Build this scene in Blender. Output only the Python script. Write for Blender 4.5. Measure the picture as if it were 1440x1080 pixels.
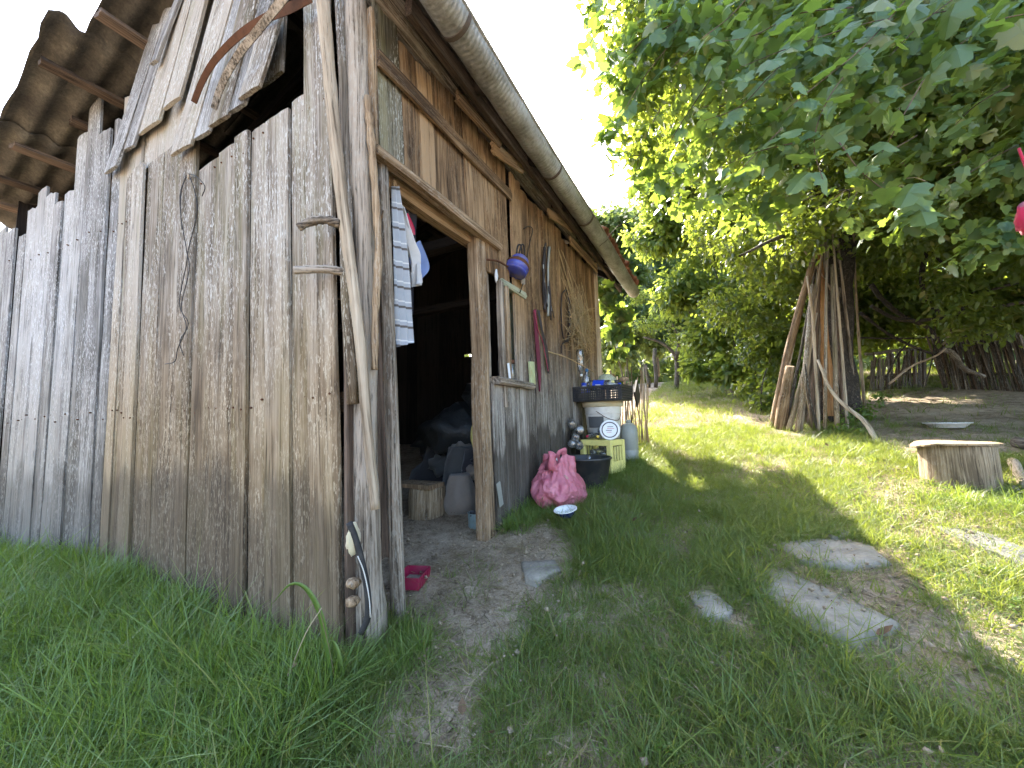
import bpy, math, random
import numpy as np
from mathutils import Matrix, Vector, noise

for _o in list(bpy.data.objects):
    bpy.data.objects.remove(_o, do_unlink=True)
scene = bpy.context.scene
COL = scene.collection
rnd = random.Random(7)
rng = np.random.default_rng(11)

# ------------------------------------------------------------------ camera
FPX = 541.0                       # focal length for a 1440 px wide frame
YAW, PITCH, ROLL = math.radians(27.8), math.radians(5.4), math.radians(1.2)
CAMP = np.array([0.0, 0.0, 1.0])
FW = np.array([-math.sin(YAW) * math.cos(PITCH), math.cos(YAW) * math.cos(PITCH), math.sin(PITCH)])
_r0 = np.array([math.cos(YAW), math.sin(YAW), 0.0])
_u0 = np.cross(_r0, FW)
RT = _r0 * math.cos(ROLL) - _u0 * math.sin(ROLL)
UP = _r0 * math.sin(ROLL) + _u0 * math.cos(ROLL)
cam = bpy.data.cameras.new('camera')
cam.sensor_width = 36.0
cam.lens = FPX / 1440.0 * 36.0
cam.clip_start = 0.02
cam.clip_end = 800.0
camo = bpy.data.objects.new('camera', cam)
COL.objects.link(camo)
camo.matrix_world = Matrix(((RT[0], UP[0], -FW[0], CAMP[0]), (RT[1], UP[1], -FW[1], CAMP[1]),
                            (RT[2], UP[2], -FW[2], CAMP[2]), (0, 0, 0, 1)))
scene.camera = camo

# ------------------------------------------------------------------ sky, sun, exposure
SUN = Vector((-1.71, 2.40, 2.90)).normalized()          # towards the sun, behind the shed roof
world = bpy.data.worlds.new('World')
scene.world = world
world.use_nodes = True
wn = world.node_tree.nodes
bg = wn['Background']
sky = wn.new('ShaderNodeTexSky')
sky.sky_type = 'NISHITA'
sky.sun_disc = False
sky.sun_elevation = math.asin(SUN.z)
sky.sun_rotation = math.atan2(SUN.x, SUN.y)
sky.altitude = 300
sky.air_density = 1.0
sky.dust_density = 4.0
sky.ozone_density = 1.0
world.node_tree.links.new(sky.outputs[0], bg.inputs[0])
bg.inputs[1].default_value = 0.15
sun = bpy.data.lights.new('sun', 'SUN')
sun.energy = 3.7
sun.angle = math.radians(0.5)
sun.color = (1.0, 0.93, 0.82)
suno = bpy.data.objects.new('sun', sun)
COL.objects.link(suno)
suno.location = SUN * 60
suno.rotation_euler = SUN.to_track_quat('Z', 'Y').to_euler()
scene.view_settings.view_transform = 'Standard'
scene.view_settings.look = 'None'
scene.view_settings.gamma = 1.0
scene.view_settings.use_curve_mapping = False
scene.view_settings.exposure = 3.08
scene.cycles.max_bounces = 6
scene.cycles.diffuse_bounces = 3
scene.cycles.transmission_bounces = 6
scene.cycles.transparent_max_bounces = 8
scene.cycles.glossy_bounces = 3
scene.cycles.sample_clamp_indirect = 6.0
scene.cycles.use_denoising = True
scene.cycles.use_adaptive_sampling = True
scene.cycles.adaptive_threshold = 0.028


# ------------------------------------------------------------------ measuring helpers (photo pixel -> point on a real plane)
def ray(x, y):
    return (FW * FPX + RT * (x - 720.0) + UP * (540.0 - y)) / FPX


def on(x, y, axis, val):
    d = ray(x, y)
    return CAMP + d * ((val - CAMP[axis]) / d[axis])


def at(x, y, t):
    return CAMP + ray(x, y) * t


XW = -1.402                       # face of the long wall
YG = 1.154                        # face of the gable wall


def wl(x, y, off=0.0):            # on the long wall, off metres out of it
    return on(x, y, 0, XW + off)


def gab(x, y, off=0.0):           # on the gable wall, which bows towards the viewer at its far end
    d = ray(x, y)
    p = d * ((YG - off) / d[1])
    if p[0] > -3.9:
        return CAMP + p
    return CAMP + d * ((YG - off + 0.468) / (d[1] - 0.12 * d[0]))


def ygab(x):
    return YG if x > -3.9 else YG + 0.12 * (x + 3.9)


_ys = np.arange(-4, 16, 0.05)
_zs = np.interp(_ys, [-3, 0, 1.15, 2.3, 4.5, 7, 10, 14], [-1.45, -1.18, -1.0, -.78, -.5, -.1, .5, 1.2])
_k = np.ones(17) / 17
_zs[8:-8] = np.convolve(_zs, _k, 'valid')


def gz(x, y):                     # height of the ground
    z = float(np.interp(y, _ys, _zs)) + 1.0
    if y > 15.5:
        z += min((y - 15.5), 40) * 0.08
    if y < -4:
        z -= 0
    b = noise.noise(Vector((x * 0.9, y * 0.9, 3.3))) * 0.035 + noise.noise(Vector((x * 3.1, y * 3.1, 9.1))) * 0.012
    return z + b


def gnd(px, py):
    d = ray(px, py)
    t = 0.4
    while t < 40:
        p = CAMP + d * t
        if p[2] < gz(p[0], p[1]):
            return p
        t += 0.01
    return CAMP + d * 40


# ------------------------------------------------------------------ object helpers
PM = {}


def thing(name, label, cat, loc, rotz=0.0, group=None):
    o = bpy.data.objects.new(name, None)
    o.empty_display_size = 0.1
    COL.objects.link(o)
    M = Matrix.Translation(Vector([float(v) for v in loc])) @ Matrix.Rotation(rotz, 4, 'Z')
    o.matrix_basis = M
    PM[o.name] = M
    o['label'] = label
    o['category'] = cat
    o['kind'] = 'thing'
    if group:
        o['group'] = group
    return o


def tag(o, label, cat, group=None, kind=None):
    o['label'] = label
    if cat:
        o['category'] = cat
    if group:
        o['group'] = group
    if kind or cat:
        o['kind'] = kind or 'thing'
    return o


class MB:
    def __init__(self):
        self.v = []
        self.f = []

    def add(self, v, f):
        n = len(self.v)
        self.v.extend([tuple(float(c) for c in p) for p in v])
        self.f.extend([tuple(i + n for i in q) for q in f])
        return self

    def box(self, c, s, M=None):
        x, y, z = [a / 2 for a in s]
        v = [Vector((sx * x, sy * y, sz * z)) for sz in (-1, 1) for sy in (-1, 1) for sx in (-1, 1)]
        if M:
            v = [M @ p for p in v]
        v = [p + Vector(c) for p in v]
        return self.add(v, [(0, 2, 3, 1), (4, 5, 7, 6), (0, 1, 5, 4), (2, 6, 7, 3), (0, 4, 6, 2), (1, 3, 7, 5)])

    def tube(self, pts, rad, n=8, cap=True, squash=None):
        P = [Vector([float(c) for c in p]) for p in pts]
        if not hasattr(rad, '__len__'):
            rad = [rad] * len(P)
        ref = None
        vs, fs = [], []
        for i, p in enumerate(P):
            t = (P[min(i + 1, len(P) - 1)] - P[max(i - 1, 0)]).normalized()
            if ref is None:
                ref = t.orthogonal().normalized()
            ref = (ref - t * ref.dot(t)).normalized()
            b = t.cross(ref)
            for k in range(n):
                a = 2 * math.pi * k / n
                r = rad[i]
                vs.append(p + ref * (math.cos(a) * r) + b * (math.sin(a) * r * (squash or 1)))
        for i in range(len(P) - 1):
            for k in range(n):
                a, b2 = i * n + k, i * n + (k + 1) % n
                fs.append((a, b2, b2 + n, a + n))
        if cap:
            fs.append(tuple(range(n - 1, -1, -1)))
            fs.append(tuple(range((len(P) - 1) * n, len(P) * n)))
        return self.add(vs, fs)

    def lathe(self, prof, n=24, c=(0, 0, 0), cap0=True, cap1=False):
        vs, fs = [], []
        for (r, z) in prof:
            for k in range(n):
                a = 2 * math.pi * k / n
                vs.append((c[0] + r * math.cos(a), c[1] + r * math.sin(a), c[2] + z))
        for i in range(len(prof) - 1):
            for k in range(n):
                a, b = i * n + k, i * n + (k + 1) % n
                fs.append((a, b, b + n, a + n))
        if cap0:
            fs.append(tuple(range(n - 1, -1, -1)))
        if cap1:
            fs.append(tuple(range((len(prof) - 1) * n, len(prof) * n)))
        return self.add(vs, fs)

    def strip(self, A, B, th=0.004, nz=None):
        """shell between two polylines of equal length (A left edge, B right edge)"""
        n = len(A)
        A = [Vector(a) for a in A]
        B = [Vector(b) for b in B]
        nr = (B[0] - A[0]).cross(A[-1] - A[0]).normalized() * th
        vs = A + B + [a + nr for a in A] + [b + nr for b in B]
        fs = []
        for i in range(n - 1):
            fs += [(i, i + 1, n + i + 1, n + i), (2 * n + i, 3 * n + i, 3 * n + i + 1, 2 * n + i + 1),
                   (i, 2 * n + i, 2 * n + i + 1, i + 1), (n + i, n + i + 1, 3 * n + i + 1, 3 * n + i)]
        fs += [(0, n, 3 * n, 2 * n), (n - 1, 3 * n - 1, 4 * n - 1, 2 * n - 1)]
        return self.add(vs, fs)


def link(name, me, parent=None, M=None):
    o = bpy.data.objects.new(name, me)
    COL.objects.link(o)
    if M is None:
        M = PM[parent.name].copy() if parent else Matrix()
    PM[o.name] = M
    if parent:
        o.parent = parent
        o.matrix_basis = PM[parent.name].inverted() @ M
    else:
        o.matrix_basis = M
    return o


def part(name, mb, mat, parent=None, M=None, smooth=False, world=False, bevel=0.0):
    """mesh object; vertices are in frame M (default: the parent's frame); world=True: vertices are world points"""
    me = bpy.data.meshes.new(name)
    v, f = (mb.v, mb.f) if isinstance(mb, MB) else mb
    if world:
        if M is None:
            M = PM[parent.name].copy() if parent else Matrix.Translation(sum((Vector(p) for p in v), Vector()) / len(v))
        Mi = M.inverted()
        v = [tuple(Mi @ Vector(p)) for p in v]
    me.from_pydata(v, [], f)
    me.update()
    if smooth:
        me.polygons.foreach_set('use_smooth', [True] * len(me.polygons))
    if mat:
        me.materials.append(mat)
    o = link(name, me, parent, M)
    if bevel:
        m = o.modifiers.new('bevel', 'BEVEL')
        m.width = bevel
        m.segments = 2
        m.limit_method = 'ANGLE'
    return o


def frame(p0, p1, wdir):
    """matrix at p0, local Z to p1, local X along wdir"""
    z = (Vector(p1) - Vector(p0))
    L = z.length
    z.normalize()
    x = Vector(wdir)
    x = (x - z * x.dot(z)).normalized()
    y = z.cross(x)
    M = Matrix(((x.x, y.x, z.x, p0[0]), (x.y, y.y, z.y, p0[1]), (x.z, y.z, z.z, p0[2]), (0, 0, 0, 1)))
    return M, L


def plankmesh(L, w0, w1, th, seed, rag0=0.0, rag1=0.02, wob=0.004, slope1=0.0, seg=None, slope0=0.0):
    """weathered board: local Z length, X width, Y thickness (centre)"""
    r = random.Random(seed)
    seg = seg or max(3, int(L / 0.22))
    cols = 4
    v, f = [], []
    ph = r.random() * 10
    e0 = [r.uniform(0, rag0) for _ in range(cols + 1)]
    e1 = [r.uniform(-rag1, 0) for _ in range(cols + 1)]
    cup = r.uniform(-0.004, 0.004)
    for side in (-1, 1):
        for i in range(seg + 1):
            a = i / seg
            w = w0 + (w1 - w0) * a
            dl = wob * math.sin(ph + a * 5.1 * L) + r.uniform(-wob, wob) * 0.5
            dr = wob * math.sin(ph * 1.7 + a * 4.3 * L) + r.uniform(-wob, wob) * 0.5
            bow = 0.004 * math.sin(ph * 2.1 + a * 3)
            for c in range(cols + 1):
                u = c / cols
                x = (-w / 2 + dl) * (1 - u) + (w / 2 + dr) * u
                z = a * L
                if i == 0:
                    z += e0[c] + slope0 * (u - 0.5)
                if i == seg:
                    z += e1[c] + slope1 * (u - 0.5)
                y = side * th / 2 + bow + cup * (2 * u - 1) ** 2 + r.uniform(-0.0008, 0.0008)
                if c in (0, cols):
                    y -= side * th * 0.12
                v.append((x, y, z))
    n = cols + 1
    S = (seg + 1) * n
    for i in range(seg):
        for c in range(cols):
            a = i * n + c
            f.append((a, a + 1, a + n + 1, a + n))
            b = S + a
            f.append((b, b + n, b + n + 1, b + 1))
        a = i * n
        f.append((a, a + n, S + a + n, S + a))
        a = i * n + cols
        f.append((a, S + a, S + a + n, a + n))
    for c in range(cols):
        f.append((c, S + c, S + c + 1, c + 1))
        a = seg * n + c
        f.append((a, a + 1, S + a + 1, S + a))
    return v, f


_pc = [0]


def plank(name, p0, p1, width, th, wdir, mat, parent=None, w1=None, **kw):
    M, L = frame(p0, p1, wdir)
    _pc[0] += 1
    v, f = plankmesh(L, width, w1 or width, th, _pc[0] * 13 + 5, **kw)
    return part(name, (v, f), mat, parent, M)


def bent(p0, p1, n=8, amp=0.02, seed=0, sag=None):
    r = random.Random(seed)
    a, b = Vector([float(c) for c in p0]), Vector([float(c) for c in p1])
    d = (b - a).normalized()
    u = d.orthogonal().normalized()
    w = d.cross(u)
    p1_, p2_ = r.random() * 6, r.random() * 6
    out = []
    for i in range(n + 1):
        t = i / n
        e = math.sin(math.pi * t)
        q = a.lerp(b, t) + u * (amp * e * math.sin(p1_ + 4 * t)) + w * (amp * e * math.sin(p2_ + 5 * t))
        if sag:
            q += Vector(sag) * e
        out.append(q)
    return out


def curve(pts, n=8):
    """Catmull-Rom through points"""
    P = [Vector([float(c) for c in p]) for p in pts]
    P = [P[0] * 2 - P[1]] + P + [P[-1] * 2 - P[-2]]
    out = []
    for i in range(1, len(P) - 2):
        for k in range(n):
            t = k / n
            a, b, c, d = P[i - 1], P[i], P[i + 1], P[i + 2]
            out.append(0.5 * ((2 * b) + (c - a) * t + (2 * a - 5 * b + 4 * c - d) * t * t + (3 * b - a - 3 * c + d) * t ** 3))
    out.append(P[-2])
    return out


def stick(name, pts, r0, r1, mat, label=None, cat=None, parent=None, n=9, knob=0.10, seed=0, group=None):
    """rough round wood; becomes a top-level thing when label is given"""
    r = random.Random(seed + 3)
    P = [Vector([float(c) for c in p]) for p in pts]
    m = len(P)
    rad = [(r0 + (r1 - r0) * i / (m - 1)) * (1 + r.uniform(-knob, knob)) for i in range(m)]
    L = (P[-1] - P[0])
    M, _ = frame(P[0], P[-1], L.orthogonal())
    mb = MB().tube(P, rad, n)
    o = part(name, mb, mat, parent, M, smooth=False, world=True)
    me = o.data
    k = len(me.polygons)
    me.polygons.foreach_set('use_smooth', [i < k - 2 for i in range(k)])
    if label:
        tag(o, label, cat, group)
    return o


def blob(c, r, seed, amp=0.12, fq=2.2, sub=3, flat=None):
    """lumpy closed shape"""
    import bmesh
    bm = bmesh.new()
    bmesh.ops.create_icosphere(bm, subdivisions=sub, radius=1.0)
    off = Vector((seed * 3.7, seed * 1.9, seed * 5.3))
    v = []
    for p in bm.verts:
        q = p.co.normalized()
        d = 1 + amp * noise.noise(q * fq + off) + amp * 0.5 * noise.noise(q * fq * 2.7 + off) + amp * .25 * noise.noise(q * fq * 6 + off)
        q = q * d
        z = q.z
        if flat is not None and z < -flat:
            z = -flat + (z + flat) * 0.1
        v.append((c[0] + q.x * r[0], c[1] + q.y * r[1], c[2] + z * r[2]))
    f = [tuple(x.index for x in q.verts) for q in bm.faces]
    bm.free()
    return v, f


def fastmesh(name, V, F, mat):
    """V (n,3), F (m,3) numpy"""
    me = bpy.data.meshes.new(name)
    me.vertices.add(len(V))
    me.vertices.foreach_set('co', np.asarray(V, np.float32).ravel())
    me.loops.add(F.size)
    me.loops.foreach_set('vertex_index', F.astype(np.int32).ravel())
    me.polygons.add(len(F))
    me.polygons.foreach_set('loop_start', (np.arange(len(F)) * F.shape[1]).astype(np.int32))
    me.update(calc_edges=True)
    me.validate()
    if mat:
        me.materials.append(mat)
    return me


# ------------------------------------------------------------------ materials
def newmat(name):
    m = bpy.data.materials.new(name)
    m.use_nodes = True
    nt = m.node_tree
    b = nt.nodes['Principled BSDF']
    return m, nt, b


class NT:
    def __init__(self, nt):
        self.nt = nt

    def n(self, typ, **kw):
        x = self.nt.nodes.new(typ)
        for k, v in kw.items():
            setattr(x, k, v)
        return x

    def l(self, a, b):
        self.nt.links.new(a, b)

    def math(self, op, a, b=None, clamp=False):
        x = self.n('ShaderNodeMath', operation=op, use_clamp=clamp)
        for i, q in enumerate((a, b)):
            if q is None:
                continue
            if isinstance(q, (int, float)):
                x.inputs[i].default_value = q
            else:
                self.l(q, x.inputs[i])
        return x.outputs[0]

    def noise(self, vec, scale, detail=4, rough=0.6, dist=0.0):
        x = self.n('ShaderNodeTexNoise')
        x.inputs['Scale'].default_value = scale
        x.inputs['Detail'].default_value = detail
        x.inputs['Roughness'].default_value = rough
        x.inputs['Distortion'].default_value = dist
        if vec is not None:
            self.l(vec, x.inputs['Vector'])
        return x.outputs[0]

    def mapping(self, vec, scale=(1, 1, 1)):
        x = self.n('ShaderNodeMapping')
        x.inputs['Scale'].default_value = scale
        self.l(vec, x.inputs['Vector'])
        return x.outputs[0]

    def ramp(self, fac, stops):
        x = self.n('ShaderNodeValToRGB')
        e = x.color_ramp.elements
        while len(e) < len(stops):
            e.new(0.5)
        for i, (p, c) in enumerate(stops):
            e[i].position = p
            e[i].color = (*c, 1) if len(c) == 3 else c
        self.l(fac, x.inputs[0])
        return x.outputs[0]

    def smooth(self, val, a, b):
        x = self.n('ShaderNodeMapRange', interpolation_type='SMOOTHSTEP')
        self.l(val, x.inputs['Value'])
        x.inputs['From Min'].default_value = a
        x.inputs['From Max'].default_value = b
        return x.outputs[0]

    def mix(self, fac, a, b, mode='MIX'):
        x = self.n('ShaderNodeMix', data_type='RGBA', blend_type=mode)
        for sock, q in ((x.inputs[0], fac), (x.inputs[6], a), (x.inputs[7], b)):
            if isinstance(q, (int, float)):
                sock.default_value = q
            elif isinstance(q, tuple):
                sock.default_value = (*q, 1)
            else:
                self.l(q, sock)
        return x.outputs[2]

    def bump(self, h, bsdf, strength=0.5, dist=0.005):
        x = self.n('ShaderNodeBump')
        x.inputs['Strength'].default_value = strength
        x.inputs['Distance'].default_value = dist
        self.l(h, x.inputs['Height'])
        self.l(x.outputs[0], bsdf.inputs['Normal'])

    def vadd(self, a, b):
        x = self.n('ShaderNodeVectorMath', operation='ADD')
        self.l(a, x.inputs[0])
        self.l(b, x.inputs[1])
        return x.outputs[0]


def wood(name, dark, mid, light, stain=None, algae=0.0, speck=0.35, var=0.35, fine=1.0, lichen=(0.50, 0.50, 0.44), rough=0.9, tone=None):
    m, nt, b = newmat(name)
    g = NT(nt)
    tc = g.n('ShaderNodeTexCoord').outputs['Object']
    oi = g.n('ShaderNodeObjectInfo')
    rv = g.n('ShaderNodeCombineXYZ')
    for i in range(3):
        g.l(g.math('MULTIPLY', oi.outputs['Random'], 37.0 + 21 * i), rv.inputs[i])
    co = g.vadd(tc, rv.outputs[0])
    wob = g.noise(g.mapping(co, (3, 3, 1.2)), 1.0, 2)
    # grain stretched along the board, bent by the slow wobble
    cx = g.n('ShaderNodeCombineXYZ')
    g.l(g.math('MULTIPLY', wob, 0.06), cx.inputs[0])
    cg = g.vadd(co, cx.outputs[0])
    g1 = g.noise(g.mapping(cg, (22, 22, 0.55)), 1.0, 6, 0.65, 0.3)
    g2 = g.noise(g.mapping(cg, (95, 95, 2.2)), 1.0, 5, 0.7)
    g3 = g.noise(g.mapping(cg, (210, 210, 9.0)), 1.0, 3, 0.6)
    g4 = g.noise(g.mapping(co, (5, 5, 2.6)), 1.0, 3, 0.6)
    s = g.math('ADD', g.math('MULTIPLY', g1, 0.42), g.math('MULTIPLY', g2, 0.40 * fine))
    s = g.math('ADD', s, g.math('MULTIPLY', g4, 0.26))
    r2 = g.math('FRACT', g.math('MULTIPLY', oi.outputs['Random'], 17.31))
    s = g.math('ADD', s, g.math('MULTIPLY', r2, var * 0.26))
    c = g.ramp(s, [(0.485, dark), (0.585, mid), (0.68, light)])
    # dark cracks along the grain
    crack = g.smooth(g2, 0.45, 0.34)
    c = g.mix(g.math('MULTIPLY', crack, 0.7), c, tuple(x * 0.30 for x in dark))
    # knots: stretched cells
    vo = g.n('ShaderNodeTexVoronoi')
    vo.inputs['Scale'].default_value = 1.0
    g.l(g.mapping(co, (7, 7, 2.1)), vo.inputs['Vector'])
    kn = g.smooth(vo.outputs['Distance'], 0.13, 0.03)
    c = g.mix(g.math('MULTIPLY', kn, 0.65), c, tuple(x * 0.45 for x in dark))
    # lichen / raised fibre specks
    sp = g.noise(g.mapping(co, (110, 110, 26)), 1.0, 2, 0.7)
    area = g.smooth(g.noise(g.mapping(co, (6, 6, 1.6)), 1.0, 3), 0.36, 0.58)
    spm = g.math('MULTIPLY', g.smooth(sp, 0.53, 0.61), g.math('MULTIPLY', area, speck))
    c = g.mix(spm, c, lichen)
    pos = g.n('ShaderNodeNewGeometry').outputs['Position']
    sep = g.n('ShaderNodeSeparateXYZ')
    g.l(pos, sep.inputs[0])
    if algae:
        an = g.noise(g.mapping(co, (9, 9, 1.1)), 1.0, 4)
        am = g.math('MULTIPLY', g.smooth(an, 0.46, 0.66), algae)
        c = g.mix(am, c, (0.15, 0.135, 0.045))
    if tone:  # painted bounce light: boards tinted warmer towards the ground
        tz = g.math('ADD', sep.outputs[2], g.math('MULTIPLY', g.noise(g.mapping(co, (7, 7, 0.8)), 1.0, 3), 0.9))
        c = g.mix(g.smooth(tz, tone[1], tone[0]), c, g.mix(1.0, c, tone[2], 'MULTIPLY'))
    if stain:
        jit = g.math('MULTIPLY', g.math('SUBTRACT', oi.outputs['Random'], 0.5), 0.22)
        jn = g.math('MULTIPLY', g.math('SUBTRACT', g.noise(g.mapping(co, (14, 14, 1.5)), 1.0, 3), 0.5), 0.35)
        zz = g.math('ADD', sep.outputs[2], g.math('ADD', jit, jn))
        sm = g.smooth(zz, stain[0] + stain[1], stain[0] - stain[1])
        c = g.mix(g.math('MULTIPLY', sm, stain[2]), c, g.mix(0.75, c, (0.035, 0.028, 0.020)))
    g.l(c, b.inputs['Base Color'])
    b.inputs['Roughness'].default_value = rough
    b.inputs['Specular IOR Level'].default_value = 0.25
    h = g.math('ADD', g.math('MULTIPLY', g2, 1.0), g.math('MULTIPLY', g3, 0.35))
    h = g.math('SUBTRACT', h, g.math('MULTIPLY', kn, 0.3))
    g.bump(h, b, 0.75, 0.007)
    return m


def plain(name, col, rough=0.6, spec=0.4, metal=0.0, dirt=0.3, dirtcol=(0.10, 0.08, 0.055), scale=14, bump=0.15, trans=0.0, bd=0.004):
    """coated or moulded surface with uneven grime"""
    m, nt, b = newmat(name)
    g = NT(nt)
    tc = g.n('ShaderNodeTexCoord').outputs['Object']
    n1 = g.noise(tc, scale, 6, 0.65)
    n2 = g.noise(tc, scale * 5, 4, 0.6)
    c = g.mix(g.math('MULTIPLY', g.smooth(n1, 0.42, 0.72), dirt), tuple(col), tuple(dirtcol))
    c = g.mix(g.math('MULTIPLY', n2, 0.25), c, tuple(x * 0.6 for x in col))
    g.l(c, b.inputs['Base Color'])
    g.l(g.math('ADD', g.math('MULTIPLY', n1, 0.3), rough - 0.15), b.inputs['Roughness'])
    b.inputs['Specular IOR Level'].default_value = spec
    b.inputs['Metallic'].default_value = metal
    if trans:
        b.inputs['Transmission Weight'].default_value = trans
    g.bump(n2, b, bump, bd)
    return m


def cloth(name, a, b2=None, axis=2, freq=40, width=0.5, third=None, rough=0.95):
    """woven cloth, optionally striped along a local axis"""
    m, nt, b = newmat(name)
    g = NT(nt)
    tc = g.n('ShaderNodeTexCoord').outputs['Object']
    c = tuple(a)
    if b2:
        sep = g.n('ShaderNodeSeparateXYZ')
        g.l(tc, sep.inputs[0])
        w = g.math('FRACT', g.math('MULTIPLY', sep.outputs[axis], freq))
        s = g.smooth(w, width, width + 0.04)
        c = g.mix(s, tuple(a), tuple(b2))
        if third:
            s2 = g.math('MULTIPLY', g.smooth(w, 0.18, 0.2), g.smooth(w, 0.27, 0.25))
            c = g.mix(s2, c, tuple(third))
    n1 = g.noise(tc, 30, 5)
    c2 = g.mix(g.math('MULTIPLY', n1, 0.5), c, g.mix(0.5, c, (0.03, 0.03, 0.03)))
    g.l(c2, b.inputs['Base Color'])
    b.inputs['Roughness'].default_value = rough
    b.inputs['Sheen Weight'].default_value = 0.2
    g.bump(g.noise(tc, 500, 2), b, 0.3, 0.002)
    return m


def leafmat(name, c0, c1, tr, mixf=0.42, rough=0.42, spec=0.45, yellow=0.0):
    m, nt, b = newmat(name)
    g = NT(nt)
    geo = g.n('ShaderNodeNewGeometry')
    oi = g.n('ShaderNodeObjectInfo')
    r = g.math('FRACT', g.math('ADD', geo.outputs['Random Per Island'], oi.outputs['Random']))
    c = g.mix(r, tuple(c0), tuple(c1))
    if yellow:
        c = g.mix(g.math('MULTIPLY', g.smooth(r, 0.90, 0.95), yellow), c, (0.30, 0.25, 0.08))
    n1 = g.noise(g.n('ShaderNodeTexCoord').outputs['Object'], 60, 3)
    c = g.mix(g.math('MULTIPLY', n1, 0.35), c, g.mix(0.5, c, (0.02, 0.03, 0.01)))
    g.l(c, b.inputs['Base Color'])
    b.inputs['Roughness'].default_value = rough
    b.inputs['Specular IOR Level'].default_value = spec
    t = g.n('ShaderNodeBsdfTranslucent')
    tcx = g.mix(r, tuple(tr), tuple(x * 0.7 for x in tr))
    g.l(tcx, t.inputs[0])
    ms = g.n('ShaderNodeMixShader')
    ms.inputs[0].default_value = mixf
    g.l(b.outputs[0], ms.inputs[1])
    g.l(t.outputs[0], ms.inputs[2])
    g.l(ms.outputs[0], nt.nodes['Material Output'].inputs[0])
    return m


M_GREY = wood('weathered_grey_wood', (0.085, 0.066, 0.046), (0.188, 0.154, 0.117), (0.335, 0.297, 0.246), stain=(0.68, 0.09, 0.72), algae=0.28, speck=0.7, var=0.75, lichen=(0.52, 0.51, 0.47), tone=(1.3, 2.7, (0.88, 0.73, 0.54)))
M_SILV = wood('silvered_wood', (0.09, 0.082, 0.073), (0.195, 0.184, 0.172), (0.34, 0.328, 0.312), stain=(0.66, 0.10, 0.6), algae=0.08, speck=0.6, var=0.6, lichen=(0.56, 0.56, 0.55), tone=(1.2, 2.5, (0.84, 0.78, 0.70)))
M_BROWN = wood('sheltered_brown_wood', (0.050, 0.030, 0.016), (0.165, 0.102, 0.053), (0.33, 0.22, 0.122), speck=0.25, var=0.7, lichen=(0.30, 0.24, 0.17))
M_DKWOOD = wood('dark_old_wood', (0.03, 0.02, 0.013), (0.075, 0.05, 0.034), (0.15, 0.105, 0.075), speck=0.15, var=0.5, lichen=(0.2, 0.16, 0.12))
M_SHADEWD = wood('shade_dark_inner_wood', (0.008, 0.006, 0.005), (0.018, 0.013, 0.010), (0.035, 0.025, 0.018), speck=0.0, var=0.5)  # inner wood coloured near black to deepen the shade indoors
M_LOWER = wood('splashed_grey_wood', (0.07, 0.058, 0.046), (0.20, 0.175, 0.147), (0.38, 0.35, 0.305), stain=(0.88, 0.04, 1.0), speck=0.3)
M_POST = wood('cracked_post_wood', (0.04, 0.03, 0.022), (0.165, 0.13, 0.095), (0.36, 0.30, 0.235), speck=0.2, fine=1.2)
M_JAMB = wood('pale_worn_wood', (0.085, 0.052, 0.028), (0.22, 0.145, 0.082), (0.38, 0.275, 0.17), speck=0.2)
M_POLE = wood('bare_pole_wood', (0.17, 0.125, 0.082), (0.33, 0.26, 0.18), (0.46, 0.38, 0.28), speck=0.12)
M_BARK = wood('grey_bark', (0.035, 0.028, 0.02), (0.095, 0.078, 0.06), (0.19, 0.165, 0.135), speck=0.3)
M_MOSSY = wood('mossy_board_wood', (0.07, 0.06, 0.04), (0.19, 0.165, 0.115), (0.36, 0.32, 0.22), algae=0.35, speck=0.6)
M_ORANGE = wood('orange_bark_slab', (0.18, 0.085, 0.03), (0.36, 0.18, 0.07), (0.50, 0.28, 0.12), speck=0.1)
M_STUMP = wood('stump_wood', (0.12, 0.085, 0.05), (0.28, 0.21, 0.13), (0.44, 0.35, 0.24), speck=0.15)
M_GREENP = wood('faded_green_paint', (0.20, 0.20, 0.13), (0.32, 0.33, 0.225), (0.40, 0.41, 0.30), speck=0.1)


def mk_trunk():
    m, nt, b = newmat('furrowed_bark')
    g = NT(nt)
    tc = g.n('ShaderNodeTexCoord').outputs['Object']
    wv = g.noise(tc, 7, 3)
    cx = g.n('ShaderNodeCombineXYZ')
    g.l(g.math('MULTIPLY', wv, 0.30), cx.inputs[0])
    g.l(g.math('MULTIPLY', wv, 0.26), cx.inputs[1])
    vo = g.n('ShaderNodeTexVoronoi', feature='DISTANCE_TO_EDGE')
    vo.inputs['Scale'].default_value = 1.0
    g.l(g.mapping(g.vadd(tc, cx.outputs[0]), (34, 34, 5)), vo.inputs['Vector'])
    n2 = g.noise(tc, 70, 5, 0.7)
    s = g.math('ADD', g.math('MULTIPLY', g.smooth(vo.outputs['Distance'], 0.0, 0.35), 0.42), g.math('MULTIPLY', n2, 0.58))
    c = g.ramp(s, [(0.22, (0.02, 0.016, 0.012)), (0.55, (0.065, 0.052, 0.04)), (0.85, (0.13, 0.11, 0.088))])
    g.l(c, b.inputs['Base Color'])
    b.inputs['Roughness'].default_value = 0.95
    g.bump(s, b, 1.0, 0.03)
    return m


M_TRUNK = mk_trunk()


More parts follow.
